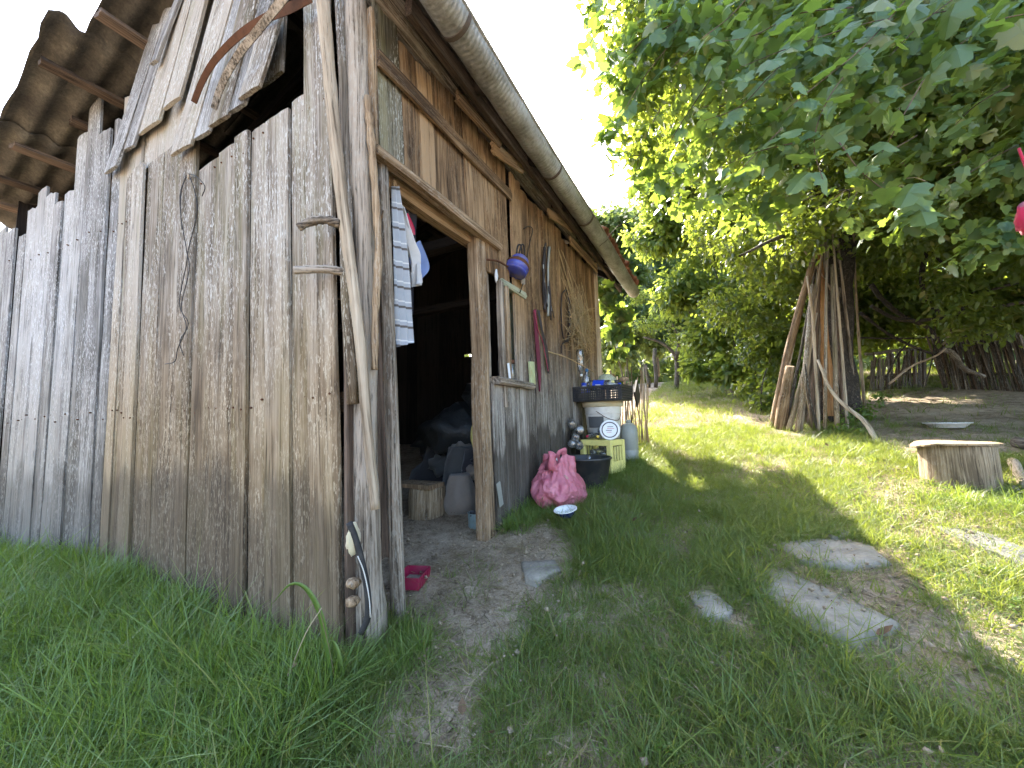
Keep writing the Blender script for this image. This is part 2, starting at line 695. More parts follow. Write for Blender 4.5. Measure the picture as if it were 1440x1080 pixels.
def mk_ground():
    m, nt, b = newmat('trodden_soil')
    g = NT(nt)
    pos = g.n('ShaderNodeNewGeometry').outputs['Position']
    n1 = g.noise(pos, 1.7, 5, 0.6)
    n2 = g.noise(pos, 14, 6, 0.7)
    n3 = g.noise(pos, 90, 4, 0.7)
    s = g.math('ADD', g.math('MULTIPLY', n1, 0.35), g.math('ADD', g.math('MULTIPLY', n2, 0.4), g.math('MULTIPLY', n3, 0.3)))
    c = g.ramp(s, [(0.42, (0.13, 0.094, 0.060)), (0.53, (0.30, 0.233, 0.160)), (0.66, (0.46, 0.375, 0.27))])
    vo = g.n('ShaderNodeTexVoronoi', feature='DISTANCE_TO_EDGE')
    vo.inputs['Scale'].default_value = 11.0
    dv = g.noise(pos, 6, 3)
    g.l(g.vadd(pos, g.n('ShaderNodeCombineXYZ').outputs[0]), vo.inputs['Vector'])
    cr = g.smooth(vo.outputs['Distance'], 0.035, 0.0)
    cr = g.math('MULTIPLY', cr, g.smooth(dv, 0.5, 0.62))
    c = g.mix(g.math('MULTIPLY', cr, 0.6), c, (0.04, 0.03, 0.02))
    g.l(c, b.inputs['Base Color'])
    b.inputs['Roughness'].default_value = 0.95
    b.inputs['Specular IOR Level'].default_value = 0.15
    h = g.math('SUBTRACT', g.math('ADD', n2, g.math('MULTIPLY', n3, 0.35)), g.math('MULTIPLY', cr, 0.3))
    g.bump(h, b, 0.9, 0.03)
    return m


def mk_stone(name, a, b_):
    m, nt, b = newmat(name)
    g = NT(nt)
    tc = g.n('ShaderNodeTexCoord').outputs['Object']
    n1 = g.noise(tc, 7, 6, 0.65)
    n2 = g.noise(tc, 60, 5, 0.7)
    c = g.ramp(g.math('ADD', g.math('MULTIPLY', n1, 0.6), g.math('MULTIPLY', n2, 0.4)), [(0.35, a), (0.65, b_)])
    g.l(c, b.inputs['Base Color'])
    b.inputs['Roughness'].default_value = 0.9
    g.bump(g.math('ADD', n1, g.math('MULTIPLY', n2, 0.4)), b, 0.7, 0.015)
    return m


def mk_roof(name, a, b_, c_):
    m, nt, b = newmat(name)
    g = NT(nt)
    tc = g.n('ShaderNodeTexCoord').outputs['Object']
    n1 = g.noise(tc, 3.0, 6, 0.65)
    n2 = g.noise(tc, 45, 5, 0.7)
    s = g.math('ADD', g.math('MULTIPLY', n1, 0.65), g.math('MULTIPLY', n2, 0.35))
    c = g.ramp(s, [(0.34, a), (0.52, b_), (0.70, c_)])
    g.l(c, b.inputs['Base Color'])
    b.inputs['Roughness'].default_value = 0.95
    g.bump(n2, b, 0.8, 0.008)
    return m


def mk_galv():
    m, nt, b = newmat('tarnished_zinc')
    g = NT(nt)
    tc = g.n('ShaderNodeTexCoord').outputs['Object']
    n1 = g.noise(g.mapping(tc, (6, 2.5, 6)), 1, 6, 0.65)
    n2 = g.noise(g.mapping(tc, (30, 60, 30)), 1, 4, 0.7)
    s = g.math('ADD', g.math('MULTIPLY', n1, 0.65), g.math('MULTIPLY', n2, 0.35))
    c = g.ramp(s, [(0.34, (0.11, 0.10, 0.08)), (0.5, (0.27, 0.265, 0.24)), (0.66, (0.45, 0.455, 0.44))])
    g.l(c, b.inputs['Base Color'])
    b.inputs['Metallic'].default_value = 0.35
    b.inputs['Roughness'].default_value = 0.55
    wv = g.n('ShaderNodeSeparateXYZ')
    g.l(tc, wv.inputs[0])
    rib = g.math('SINE', g.math('ADD', g.math('MULTIPLY', wv.outputs[1], 210), g.math('MULTIPLY', n1, 14)))
    g.bump(g.math('ADD', g.math('MULTIPLY', rib, 0.25), n2), b, 0.5, 0.006)
    return m


M_GROUND = mk_ground()
M_STONE = mk_stone('grey_flagstone', (0.15, 0.13, 0.098), (0.29, 0.262, 0.21))
M_SHADESTONE = mk_stone('shade_dark_flagstone', (0.07, 0.067, 0.06), (0.15, 0.145, 0.13))  # flagstone colour darkened for the shadow its slab lies in
M_PALE = mk_stone('pale_stone', (0.17, 0.15, 0.115), (0.32, 0.29, 0.235))
M_ROOF = mk_roof('old_fibre_cement', (0.022, 0.019, 0.015), (0.070, 0.060, 0.046), (0.165, 0.145, 0.105))
M_TILE = mk_roof('clay_tile', (0.13, 0.05, 0.03), (0.28, 0.11, 0.065), (0.36, 0.19, 0.12))
M_GUT = mk_galv()
M_RUST = plain('rusty_iron', (0.12, 0.055, 0.03), 0.85, 0.2, 0.3, 0.5, (0.05, 0.03, 0.02), 20, 0.5)
M_WIRE = plain('dark_wire', (0.03, 0.027, 0.025), 0.6, 0.4, 0.5, 0.3)
M_BLACK = plain('black_plastic', (0.022, 0.023, 0.026), 0.42, 0.5, 0, 0.35, (0.12, 0.10, 0.08), 9, 0.1)
M_RUBBER = plain('black_rubber', (0.025, 0.024, 0.024), 0.75, 0.3, 0, 0.4, (0.1, 0.09, 0.075), 20, 0.3)
M_WHITE = plain('dirty_white_plastic', (0.62, 0.60, 0.55), 0.5, 0.4, 0, 0.55, (0.24, 0.20, 0.15), 9, 0.12)
M_CLEANW = plain('white_enamel', (0.80, 0.80, 0.78), 0.3, 0.5, 0, 0.12, (0.35, 0.31, 0.25), 12, 0.05)
M_NAVY = plain('navy_enamel', (0.014, 0.025, 0.11), 0.25, 0.5, 0, 0.1, (0.1, 0.1, 0.1), 12, 0.05)
M_BLUEK = plain('chipped_blue_enamel', (0.045, 0.06, 0.32), 0.4, 0.5, 0, 0.85, (0.15, 0.125, 0.11), 16, 0.2)
M_POT = plain('pale_blue_enamel', (0.26, 0.36, 0.38), 0.4, 0.5, 0, 0.4, (0.13, 0.10, 0.075), 13, 0.15)
M_YELL = plain('pale_yellow_plastic', (0.70, 0.63, 0.21), 0.5, 0.4, 0, 0.4, (0.30, 0.25, 0.13), 11, 0.1)
M_JUG = plain('cloudy_grey_plastic', (0.27, 0.28, 0.25), 0.45, 0.4, 0, 0.4, (0.15, 0.14, 0.11), 9, 0.1)
M_CRIM = plain('crimson_plastic', (0.30, 0.012, 0.055), 0.4, 0.5, 0, 0.25, (0.2, 0.14, 0.12), 14, 0.1)
M_STRAPR = plain('maroon_strap', (0.12, 0.018, 0.035), 0.7, 0.3, 0, 0.3, (0.05, 0.04, 0.04), 20, 0.3)
M_LEATH = plain('black_leather', (0.022, 0.017, 0.017), 0.6, 0.4, 0, 0.4, (0.09, 0.07, 0.06), 18, 0.3)
M_BLUEL = plain('blue_label', (0.015, 0.06, 0.52), 0.35, 0.5, 0, 0.08)
M_LBLUE = plain('light_blue_cap', (0.05, 0.20, 0.42), 0.4, 0.5, 0, 0.1)
M_REDC = plain('red_cap', (0.45, 0.01, 0.06), 0.4, 0.5, 0, 0.1)
M_YELC = plain('yellow_cap', (0.70, 0.47, 0.03), 0.4, 0.5, 0, 0.1)
M_PRINT = plain('white_print', (0.78, 0.79, 0.80), 0.5, 0.3, 0, 0.05)
M_INK = plain('dark_print', (0.05, 0.025, 0.03), 0.5, 0.3, 0, 0.05)
M_PINKP = plain('pink_print', (0.55, 0.25, 0.26), 0.5, 0.3, 0, 0.3)
M_GRNBOX = plain('pale_green_card', (0.42, 0.46, 0.25), 0.7, 0.3, 0, 0.4, (0.30, 0.14, 0.05), 10, 0.1)
M_SACK = cloth('dirty_sack', (0.26, 0.22, 0.185))
M_SACK2 = cloth('grey_sack', (0.09, 0.09, 0.088))
M_DARKBAG = plain('dark_plastic_bag', (0.030, 0.034, 0.036), 0.4, 0.5, 0, 0.3, (0.06, 0.06, 0.055), 8, 0.4, bd=0.02)
M_DARKCL = cloth('dark_rag', (0.03, 0.028, 0.035))
M_PINKCL = cloth('dusty_pink_cloth', (0.42, 0.24, 0.20))
M_STRIPE = cloth('striped_cotton', (0.36, 0.38, 0.40), (0.10, 0.085, 0.075), 2, 9.5, 0.86, third=(0.62, 0.62, 0.60))
M_TOWEL = cloth('grey_towel', (0.58, 0.58, 0.57))
M_DENIM = cloth('blue_cloth', (0.15, 0.21, 0.38))
M_REDCL = cloth('red_cloth', (0.50, 0.012, 0.06))
M_BLKCL = cloth('black_sports_cloth', (0.012, 0.012, 0.02))
M_CREAM = cloth('cream_cloth', (0.55, 0.47, 0.30))
M_STRAW = plain('dry_straw', (0.38, 0.28, 0.15), 0.85, 0.2, 0, 0.4, (0.16, 0.10, 0.05), 25, 0.2)


def mk_pinkbag():
    m, nt, b = newmat('pink_carrier_film')
    g = NT(nt)
    tc = g.n('ShaderNodeTexCoord').outputs['Object']
    n1 = g.noise(tc, 9, 5, 0.6, 0.6)
    c = g.ramp(n1, [(0.3, (0.50, 0.13, 0.18)), (0.7, (0.70, 0.27, 0.32))])
    g.l(c, b.inputs['Base Color'])
    b.inputs['Roughness'].default_value = 0.32
    b.inputs['Specular IOR Level'].default_value = 0.5
    t = g.n('ShaderNodeBsdfTranslucent')
    t.inputs[0].default_value = (0.75, 0.16, 0.27, 1)
    ms = g.n('ShaderNodeMixShader')
    ms.inputs[0].default_value = 0.3
    g.l(b.outputs[0], ms.inputs[1])
    g.l(t.outputs[0], ms.inputs[2])
    g.l(ms.outputs[0], nt.nodes['Material Output'].inputs[0])
    g.bump(g.noise(tc, 22, 4, 0.6, 1.2), b, 0.7, 0.02)
    return m


def mk_clear(name, col, rough=0.08):
    m, nt, b = newmat(name)
    g = NT(nt)
    gl = g.n('ShaderNodeBsdfGlossy')
    gl.inputs['Roughness'].default_value = rough
    gl.inputs['Color'].default_value = (0.9, 0.9, 0.9, 1)
    tr = g.n('ShaderNodeBsdfTransparent')
    tr.inputs[0].default_value = (*col, 1)
    fr = g.n('ShaderNodeFresnel')
    fr.inputs[0].default_value = 1.5
    df = g.n('ShaderNodeBsdfDiffuse')
    df.inputs[0].default_value = (0.35, 0.34, 0.32, 1)
    m0 = g.n('ShaderNodeMixShader')
    m0.inputs[0].default_value = 0.22
    g.l(tr.outputs[0], m0.inputs[1])
    g.l(df.outputs[0], m0.inputs[2])
    ms = g.n('ShaderNodeMixShader')
    g.l(g.math('ADD', fr.outputs[0], 0.06), ms.inputs[0])
    g.l(m0.outputs[0], ms.inputs[1])
    g.l(gl.outputs[0], ms.inputs[2])
    g.l(ms.outputs[0], nt.nodes['Material Output'].inputs[0])
    return m


M_PINKBAG = mk_pinkbag()
M_PET = mk_clear('clear_plastic', (0.86, 0.86, 0.84))
M_GLASSJ = mk_clear('jar_glass', (0.80, 0.84, 0.82), 0.04)
M_VINE = leafmat('vine_leaf', (0.045, 0.105, 0.055), (0.095, 0.165, 0.078), (0.40, 0.54, 0.060), 0.36, yellow=0.4)
M_TREEL = leafmat('tree_leaf', (0.020, 0.046, 0.014), (0.058, 0.105, 0.026), (0.44, 0.54, 0.055), 0.40, yellow=0.6)
M_BUSH = leafmat('bush_leaf', (0.045, 0.095, 0.022), (0.105, 0.165, 0.038), (0.44, 0.54, 0.070), 0.48, yellow=0.3)
M_FAR = leafmat('far_leaf', (0.05, 0.095, 0.03), (0.10, 0.15, 0.045), (0.30, 0.38, 0.08), 0.42)
M_GRASS = leafmat('grass_blade', (0.076, 0.132, 0.032), (0.18, 0.225, 0.068), (0.34, 0.40, 0.045), 0.40, rough=0.45, spec=0.4, yellow=0.8)
M_TALLG = leafmat('tall_grass_blade', (0.085, 0.165, 0.026), (0.19, 0.265, 0.066), (0.30, 0.40, 0.040), 0.36, rough=0.38, spec=0.5, yellow=0.6)
M_CLOVER = leafmat('clover_leaf', (0.05, 0.11, 0.02), (0.10, 0.17, 0.03), (0.28, 0.38, 0.035), 0.40)


# ------------------------------------------------------------------ ground
def mk_ground_mesh():
    xs = np.concatenate([[-260, -150, -90, -55, -35, -22, -15, -11], np.arange(-8, 6.5, 0.09), [8, 11, 15, 22, 35, 55, 90, 150, 260]])
    ys = np.concatenate([[-260, -120, -60, -30, -15, -8, -4], np.arange(-2, 10, 0.09), np.arange(10, 20, 0.5), [22, 26, 32, 40, 55, 80, 120, 180, 300]])
    V = [(x, y, gz(x, y)) for y in ys for x in xs]
    nx = len(xs)
    F = [(j * nx + i, j * nx + i + 1, (j + 1) * nx + i + 1, (j + 1) * nx + i) for j in range(len(ys) - 1) for i in range(nx - 1)]
    o = part('ground', (V, F), M_GROUND, smooth=True)
    o['kind'] = 'structure'
    o['label'] = 'sloping yard of trodden soil under grass'


mk_ground_mesh()

# ------------------------------------------------------------------ the shed
shed = thing('wooden_shed', 'weathered plank shed with open doorway and corrugated roof', 'shed', (XW, YG, 0.0))
X_ = Vector((1, 0, 0))
Y_ = Vector((0, 1, 0))


def zroofL(x):
    return 4.30 + 0.29 * (x + 3.0)


def zroofR(x):
    return 4.30 - 0.61 * (x + 3.0)


_nm = MB().lathe([(.0055, -.012), (.0055, .001), (.003, .0035)], 8, cap1=True)
NAIL = bpy.data.meshes.new('nail')
NAIL.from_pydata(_nm.v, [], _nm.f)
NAIL.materials.append(M_RUST)
# gable: tall lower boards
edges = [-40, -18, 0, 10, 25, 38, 52, 64, 79, 95, 113, 133, 146, 158, 172, 188, 212, 240, 262, 296, 325, 345, 372, 408, 433, 475]
tops = {-40: (-20, 330), -18: (-5, 330), 0: (6, 335), 10: (18, 300), 25: (27, 276), 38: (46, 278), 52: (58, 290), 64: (64, 278), 79: (82, 200), 95: (107, 147),
        113: (126, 190), 133: (142, 172), 146: (154, 140)}
for i in range(len(edges) - 1):
    a, b = edges[i], edges[i + 1]
    pa, pb = gab(a, 600), gab(b, 600)
    xc = (pa[0] + pb[0]) / 2
    w = (pb[0] - pa[0]) - (rnd.choice([0.006, 0.009, 0.014]) if a >= 146 else 0.004)
    zt = 2.72 + rnd.uniform(-0.015, 0.015)
    if a in tops:
        zt = gab(*tops[a])[2]
        w *= 1.0
    elif a < 262:
        zt = 3.02
    if a == 433:
        zt = 3.42
    if a == 408:
        zt = 2.74
    jit = rnd.choice([0, 0.004, 0.008, -0.008, 0.016])
    slip = rnd.uniform(-0.004, 0.010)

    def gx(z, xc=xc):
        return xc - 0.06 * (z - 1.0)
    z0 = gz(xc, 1.1) - 0.06
    yb = ygab(xc) + 0.012 + jit
    tilt = (0.12 if xc < -3.9 else 0.0)
    wd = Vector((1, tilt, 0))
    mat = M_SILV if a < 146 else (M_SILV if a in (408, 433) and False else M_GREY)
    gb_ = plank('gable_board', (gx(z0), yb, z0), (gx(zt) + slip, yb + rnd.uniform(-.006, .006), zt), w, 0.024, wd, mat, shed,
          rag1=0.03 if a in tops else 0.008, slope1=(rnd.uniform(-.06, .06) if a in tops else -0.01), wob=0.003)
    for nz_ in (1.10, 2.62):
        for nx_ in (-.28, .3):
            if nz_ < zt - .05 and w > .07:
                link('nail', NAIL, gb_, Matrix.Translation((gx(nz_) + nx_ * w, yb - .013, nz_ + rnd.uniform(-.04, .04))) @ Matrix.Rotation(math.pi / 2, 4, 'X'))
# narrow side return of the outermost corner board
plank('gable_board', (-1.398 - 0.02, YG + 0.035, -0.05), (-1.398 - 0.16, YG + 0.035, 3.1), 0.04, 0.022, Y_, M_DKWOOD, shed, wob=0.003)  # dark wood stands in for the shaded gap beside the corner post
# gable: upper boards leaning towards the ridge, lapped over the lower ones
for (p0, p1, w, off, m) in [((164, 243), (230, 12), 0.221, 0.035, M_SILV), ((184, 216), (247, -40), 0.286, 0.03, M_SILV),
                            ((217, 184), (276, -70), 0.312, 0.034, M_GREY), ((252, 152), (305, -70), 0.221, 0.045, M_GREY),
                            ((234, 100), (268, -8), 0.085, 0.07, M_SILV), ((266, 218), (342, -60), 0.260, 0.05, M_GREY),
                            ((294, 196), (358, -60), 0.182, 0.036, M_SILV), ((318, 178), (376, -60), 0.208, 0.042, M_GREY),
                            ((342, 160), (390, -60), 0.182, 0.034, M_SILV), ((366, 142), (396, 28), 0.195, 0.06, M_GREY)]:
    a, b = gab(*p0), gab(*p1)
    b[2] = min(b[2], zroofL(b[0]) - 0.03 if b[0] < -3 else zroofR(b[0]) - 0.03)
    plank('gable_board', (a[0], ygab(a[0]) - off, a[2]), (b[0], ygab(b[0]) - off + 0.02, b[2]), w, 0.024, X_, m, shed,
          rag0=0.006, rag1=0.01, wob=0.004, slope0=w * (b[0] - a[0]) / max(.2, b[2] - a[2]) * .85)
# boards up in the point of the gable, beyond the picture's upper edge
for k in range(9):
    x = -4.0 + k * 0.30
    zt = min(zroofL(x), zroofR(x)) - 0.04
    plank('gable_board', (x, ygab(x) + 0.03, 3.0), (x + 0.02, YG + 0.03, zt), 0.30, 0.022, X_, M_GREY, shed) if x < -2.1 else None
# rail behind the gap
plank('rail', (-4.3, YG + 0.09, 2.62), (-1.5, YG + 0.09, 2.62), 0.10, 0.07, Vector((0, 0, 1)), M_SHADEWD, shed)
plank('rail', (-6.0, YG + 0.09, 1.1), (-1.5, YG + 0.09, 1.1), 0.10, 0.07, Vector((0, 0, 1)), M_BROWN, shed)


# corner post: a rough split trunk
def rough_post(name, pts, rad, mat, parent, n=14, amp=0.16, seed=1):
    P = curve(pts, 7)
    m = len(P)
    R_ = np.interp(np.linspace(0, 1, m), np.linspace(0, 1, len(rad)), rad)
    v, f = [], []
    M, L = frame(P[0], P[-1], X_ if abs((P[-1] - P[0]).normalized().x) < .9 else Y_)
    Mi = M.inverted()
    for i, p in enumerate(P):
        for k in range(n):
            a = 2 * math.pi * k / n
            q = Vector((math.cos(a), math.sin(a), 0))
            d = 1 + amp * noise.noise(Vector((q.x * 2.2, q.y * 2.2, i * 0.22 + seed * 7))) + amp * .5 * noise.noise(Vector((q.x * 6, q.y * 6, i * 0.5 + seed * 3)))
            v.append((Mi @ p) + q * (R_[i] * d))
    for i in range(m - 1):
        for k in range(n):
            a, b = i * n + k, i * n + (k + 1) % n
            f.append((a, b, b + n, a + n))
    f.append(tuple(range(n - 1, -1, -1)))
    f.append(tuple(range((m - 1) * n, m * n)))
    return part(name, (v, f), mat, parent, M, smooth=True)


rough_post('corner_post', [wl(518, 905, -.03), wl(514, 740, -.03), wl(514, 560, -.04), wl(513, 400, -.04), wl(507, 200, -.04), wl(498, -20, -.05)],
           [0.075, 0.066, 0.055, 0.054, 0.052, 0.05], M_POST, shed, amp=.26, seed=2)
# door posts
a, b = wl(566, 905), wl(541, 232)
rough_post('door_post', [(XW - 0.02, a[1], -0.05), (XW - 0.03, (a[1] + b[1]) / 2 + .01, 1.15), (XW - 0.02, b[1], b[2])], [0.036, 0.034, 0.032], M_POST, shed, n=10, amp=.12, seed=5)
a, b = wl(549, 790, 0.0), wl(537, 330)
plank('door_board', (XW - 0.05, a[1], a[2]), (XW - 0.06, b[1], b[2]), 0.06, 0.02, Y_, M_DKWOOD, shed, rag0=.02)  # coloured dark to read as shade between corner post and jamb
a, b = wl(691, 758), wl(672, 335)
M_jm = M_JAMB
plank('door_post', (XW - 0.04, a[1] + 0.0, 0.12), (XW - 0.05, b[1] + 0.06, 2.34), 0.125, 0.10, Y_, M_JAMB, shed, w1=0.12, wob=0.008)
plank('door_post', (XW - 0.06, a[1] + 0.105, 0.14), (XW - 0.06, b[1] + 0.14, 2.26), 0.055, 0.08, Y_, M_POST, shed, wob=0.006)
# lintel
a, b = wl(522, 209), wl(700, 346)
plank('lintel', (XW + 0.01, a[1], 2.315), (XW + 0.01, b[1] + .01, 2.315), 0.055, 0.07, Vector((0, 0, 1)), M_JAMB, shed, wob=0.004)
plank('lintel', (XW - 0.10, a[1], 2.30), (XW - 0.10, b[1] + .3, 2.30), 0.09, 0.09, Vector((0, 0, 1)), M_BROWN, shed)
# boards over the doorway
ed = [532, 567, 592, 613, 656, 679, 700]
for i in range(len(ed) - 1):
    p, q = wl(ed[i], 215 + 0.762 * (ed[i] - 530)), wl(ed[i + 1], 215 + 0.762 * (ed[i + 1] - 530))
    yc, w = (p[1] + q[1]) / 2, q[1] - p[1] - 0.005
    zt = 3.13 + rnd.uniform(-0.06, 0.02)
    plank('wall_board', (XW + 0.0 + rnd.uniform(-.006, .006), yc, 2.335), (XW - 0.01, yc - 0.06 * (zt - 2.33), zt), w, 0.022, Y_, M_MOSSY if i == 0 else M_BROWN, shed, wob=0.003, rag1=0.03)
# thin upright beside the mossy board, long batten nailed across
plank('upright_batten', (XW + 0.01, 1.255, 2.34), (XW + 0.01, 1.215, 3.05), 0.035, 0.03, Y_, M_JAMB, shed)
a, b = wl(531, 82, .03), wl(720, 277, .03)
plank('batten', (XW + 0.03, a[1], a[2]), (XW + 0.03, b[1], b[2]), 0.085, 0.022, Vector((0, 0, 1)), M_BROWN, shed, rag1=0.02)


M_WALL = None


def two_tone():
    m = M_LOWER.copy()
    m.name = 'wall_wood'
    nt = m.node_tree
    g = NT(nt)
    bs = nt.nodes['Principled BSDF']
    src = bs.inputs['Base Color'].links[0].from_socket
    sep = g.n('ShaderNodeSeparateXYZ')
    pos = g.n('ShaderNodeNewGeometry').outputs['Position']
    g.l(pos, sep.inputs[0])
    nn = g.noise(g.mapping(g.n('ShaderNodeTexCoord').outputs['Object'], (14, 14, 1.2)), 1.0, 3)
    zz = g.math('ADD', sep.outputs[2], g.math('MULTIPLY', nn, 0.9))
    up = g.smooth(zz, 1.55, 2.5)
    warm = g.mix(1.0, src, (0.92, 0.64, 0.39), 'MULTIPLY')
    g.l(g.mix(up, src, warm), bs.inputs['Base Color'])
    return m


M_WALL = two_tone()
# long wall: boards to the right of the doorway
yy = 2.40
k = 0
while yy < 5.18:
    w = rnd.uniform(0.13, 0.19)
    yc = yy + w / 2
    z0 = gz(XW, yc) - 0.06
    zt = 3.11 + rnd.uniform(-0.10, 0.02)
    xo = XW + rnd.uniform(-0.006, 0.006)
    if yc < 2.82:                                     # below and above the niche
        plank('wall_board', (xo, yc, z0), (xo, yc - .05, 1.27), w - 0.006, 0.022, Y_, M_WALL, shed, rag1=0.01)
        plank('wall_board', (xo, yc - .10, 2.08), (xo, yc - .16, zt), w - 0.006, 0.022, Y_, M_WALL, shed, rag1=0.02)
    else:
        plank('wall_board', (xo, yc, z0), (xo, yc - 0.03 * (zt - z0), zt), w - 0.006, 0.022, Y_, M_WALL, shed, rag1=0.03, wob=0.003)
    yy += w
rough_post('wall_post', [(XW, 5.26, 0.4), (XW, 5.22, 1.6), (XW, 5.18, 3.1)], [0.06, 0.06, 0.055], M_POLE, shed, n=10, amp=.1, seed=9)
# niche by the door: frame, green back board, ledge
nb0, nb1 = wl(722, 450, -.07), wl(744, 450, -.07)
plank('niche_back', (XW - 0.07, nb0[1] + .07, 1.24), (XW - 0.07, nb0[1] + .05, 2.12), 0.30, 0.02, Y_, M_GREENP, shed, wob=0.001)
a = wl(711, 430, .0)
plank('niche_post', (XW + 0.0, a[1] + .02, 1.26), (XW + 0.0, a[1] - .02, 2.05), 0.055, 0.06, Y_, M_JAMB, shed, wob=0.003)
plank('niche_post', (XW + 0.005, a[1] - .055, 1.10), (XW + 0.005, a[1] - .10, 2.06), 0.05, 0.05, Y_, M_POST, shed, wob=0.003)
plank('niche_head', (XW, a[1] - .09, 2.06), (XW, a[1] + .34, 2.06), 0.05, 0.06, Vector((0, 0, 1)), M_GREENP, shed, wob=0.003)
a = wl(697, 507, .03)
b = wl(746, 507, .03)
plank('ledge', (XW + 0.0, a[1], 1.285), (XW + 0.0, b[1] + .02, 1.285), 0.055, 0.14, Vector((0, 0, 1)), M_POST, shed, wob=0.003)
# wall plate log with its sawn end, eave purlin and loose eave boards
rough_post('wall_plate', [(XW - 0.02, 1.26, 3.24), (XW - 0.02, 3.0, 3.22), (XW - 0.02, 5.3, 3.22)], [0.075, 0.07, 0.065], M_POST, shed, n=12, amp=.1, seed=4)
plank('eave_beam', (XW + 0.13, 1.35, 3.13), (XW + 0.13, 6.35, 3.12), 0.10, 0.05, Vector((0, 0, 1)), M_DKWOOD, shed)
for (p0, p1) in (((640, 130), (705, 205)), ((690, 205), (737, 240)), ((800, 335), (840, 380)), ((770, 300), (805, 322))):
    a, b = wl(*p0, .08), wl(*p1, .09)
    plank('eave_board', a, b, 0.09, 0.02, Vector((0, 0, 1)), M_BROWN, shed, rag0=0.05, rag1=0.05)
for y in (1.15, 1.95, 2.75, 3.55, 4.35, 5.15, 5.95):
    plank('rafter', (-3.0, y, zroofR(-3.0) - 0.07), (-1.12, y, zroofR(-1.12) - 0.07), 0.06, 0.09, Y_, M_SHADEWD, shed)
    plank('rafter', (-3.0, y + .03, zroofL(-3.0) - 0.12), (-6.4, y + .03, zroofL(-6.4) - 0.12), 0.06, 0.09, Y_, M_SHADEWD, shed) if y > 1.5 else None
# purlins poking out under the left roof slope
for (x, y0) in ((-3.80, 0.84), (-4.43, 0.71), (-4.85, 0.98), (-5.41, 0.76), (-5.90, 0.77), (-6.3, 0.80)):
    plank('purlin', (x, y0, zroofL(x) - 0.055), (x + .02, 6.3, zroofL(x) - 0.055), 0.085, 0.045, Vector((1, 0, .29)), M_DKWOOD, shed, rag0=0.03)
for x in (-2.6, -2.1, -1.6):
    plank('purlin', (x, 1.0, zroofR(x) - 0.03), (x, 6.3, zroofR(x) - 0.03), 0.07, 0.04, Vector((1, 0, -.6)), M_SHADEWD, shed)


# corrugated roof sheets
def sheet_mesh(x0, x1, y0, y1, zf, jag=0.0, seed=0, lift=0.0):
    nx, ny = 10, max(8, int((y1 - y0) / 0.022))
    v, f = [], []
    r = random.Random(seed)
    for s in (0, 1):
        for i in range(nx + 1):
            for j in range(ny + 1):
                u, w = i / nx, j / ny
                x = x0 + (x1 - x0) * u
                y = y0 + (y1 - y0) * w
                if j == 0 and jag:
                    y += jag * noise.noise(Vector((x * 5.0, seed, 1.0))) + jag * .6 * noise.noise(Vector((x * 17.0, seed, 2.0)))
                if i in (0, nx) and jag:
                    x += jag * 0.5 * noise.noise(Vector((y * 9.0, seed, 4.0)))
                z = zf(x) + 0.026 * math.sin(2 * math.pi * y / 0.177) + lift * (1 - u) + s * 0.009 + 0.03
                v.append((x, y, z))
    n = ny + 1
    S = (nx + 1) * n
    for i in range(nx):
        for j in range(ny):
            a = i * n + j
            f.append((a, a + 1, a + n + 1, a + n))
            f.append((S + a, S + a + n, S + a + n + 1, S + a + 1))
        a = i * n
        f.append((a, a + n, S + a + n, S + a))
        a = i * n + ny
        f.append((a, S + a, S + a + n, a + n))
    for j in range(ny):
        f.append((j, S + j, S + j + 1, j + 1))
        a = nx * n + j
        f.append((a, a + 1, S + a + 1, S + a))
    return v, f


def sheets(x0, x1, ys0, zf, lift, seed, jag=0.02):
    y = ys0
    first = True
    while y < 6.35:
        y1 = min(y + 1.02, 6.42)
        part('roof_sheet', sheet_mesh(x0, x1, y, y1, zf, jag if first else 0.004, seed, lift + (0.0 if first else 0.012)), M_ROOF, shed, Matrix(), smooth=True, world=True)
        first = False
        y = y1 - 0.06


sheets(-2.95, -4.22, 0.86, zroofL, 0.03, 1)
sheets(-4.06, -5.40, 0.68, zroofL, 0.0, 2, 0.035)
sheets(-5.26, -6.75, 0.62, zroofL, -0.02, 3, 0.03)
sheets(-3.02, -2.0, 1.05, zroofR, 0.02, 4)
sheets(-2.10, -1.03, 1.08, zroofR, 0.02, 5)
# clay tiles along the lower end of the eave
tmb = MB()
for i in range(7):
    for s in (0, 1):
        for j in range(5):
            a = math.pi * i / 6
            tmb.v.append((j * 0.09 - 0.18, -math.cos(a) * 0.085, math.sin(a) * 0.05 + s * 0.013))
for i in range(6):
    for j in range(4):
        a = i * 10 + j
        b = (i + 1) * 10 + j
        tmb.f += [(a, a + 1, b + 1, b), (a + 5, b + 5, b + 6, a + 6)]
    tmb.f += [(i * 10, i * 10 + 10, i * 10 + 15, i * 10 + 5), (i * 10 + 4, i * 10 + 9, i * 10 + 19, i * 10 + 14)]
tme = None
for i in range(13):
    y = 4.35 + i * 0.165
    M = Matrix.Translation((-1.17 + rnd.uniform(-.02, .02), y, zroofR(-1.17) + 0.06 + rnd.uniform(-.01, .02))) @ Matrix.Rotation(math.atan(0.61) + rnd.uniform(-.1, .05), 4, 'Y') @ Matrix.Rotation(rnd.uniform(-.1, .1), 4, 'Z')
    if tme is None:
        o = part('roof_tile', tmb, M_TILE, shed, M, smooth=True)
        tme = o.data
    else:
        link('roof_tile', tme, shed, M)


M_DKIRON = plain('dark_galvanised_band', (0.11, 0.085, 0.065), 0.7, 0.3, 0.4, 0.4)


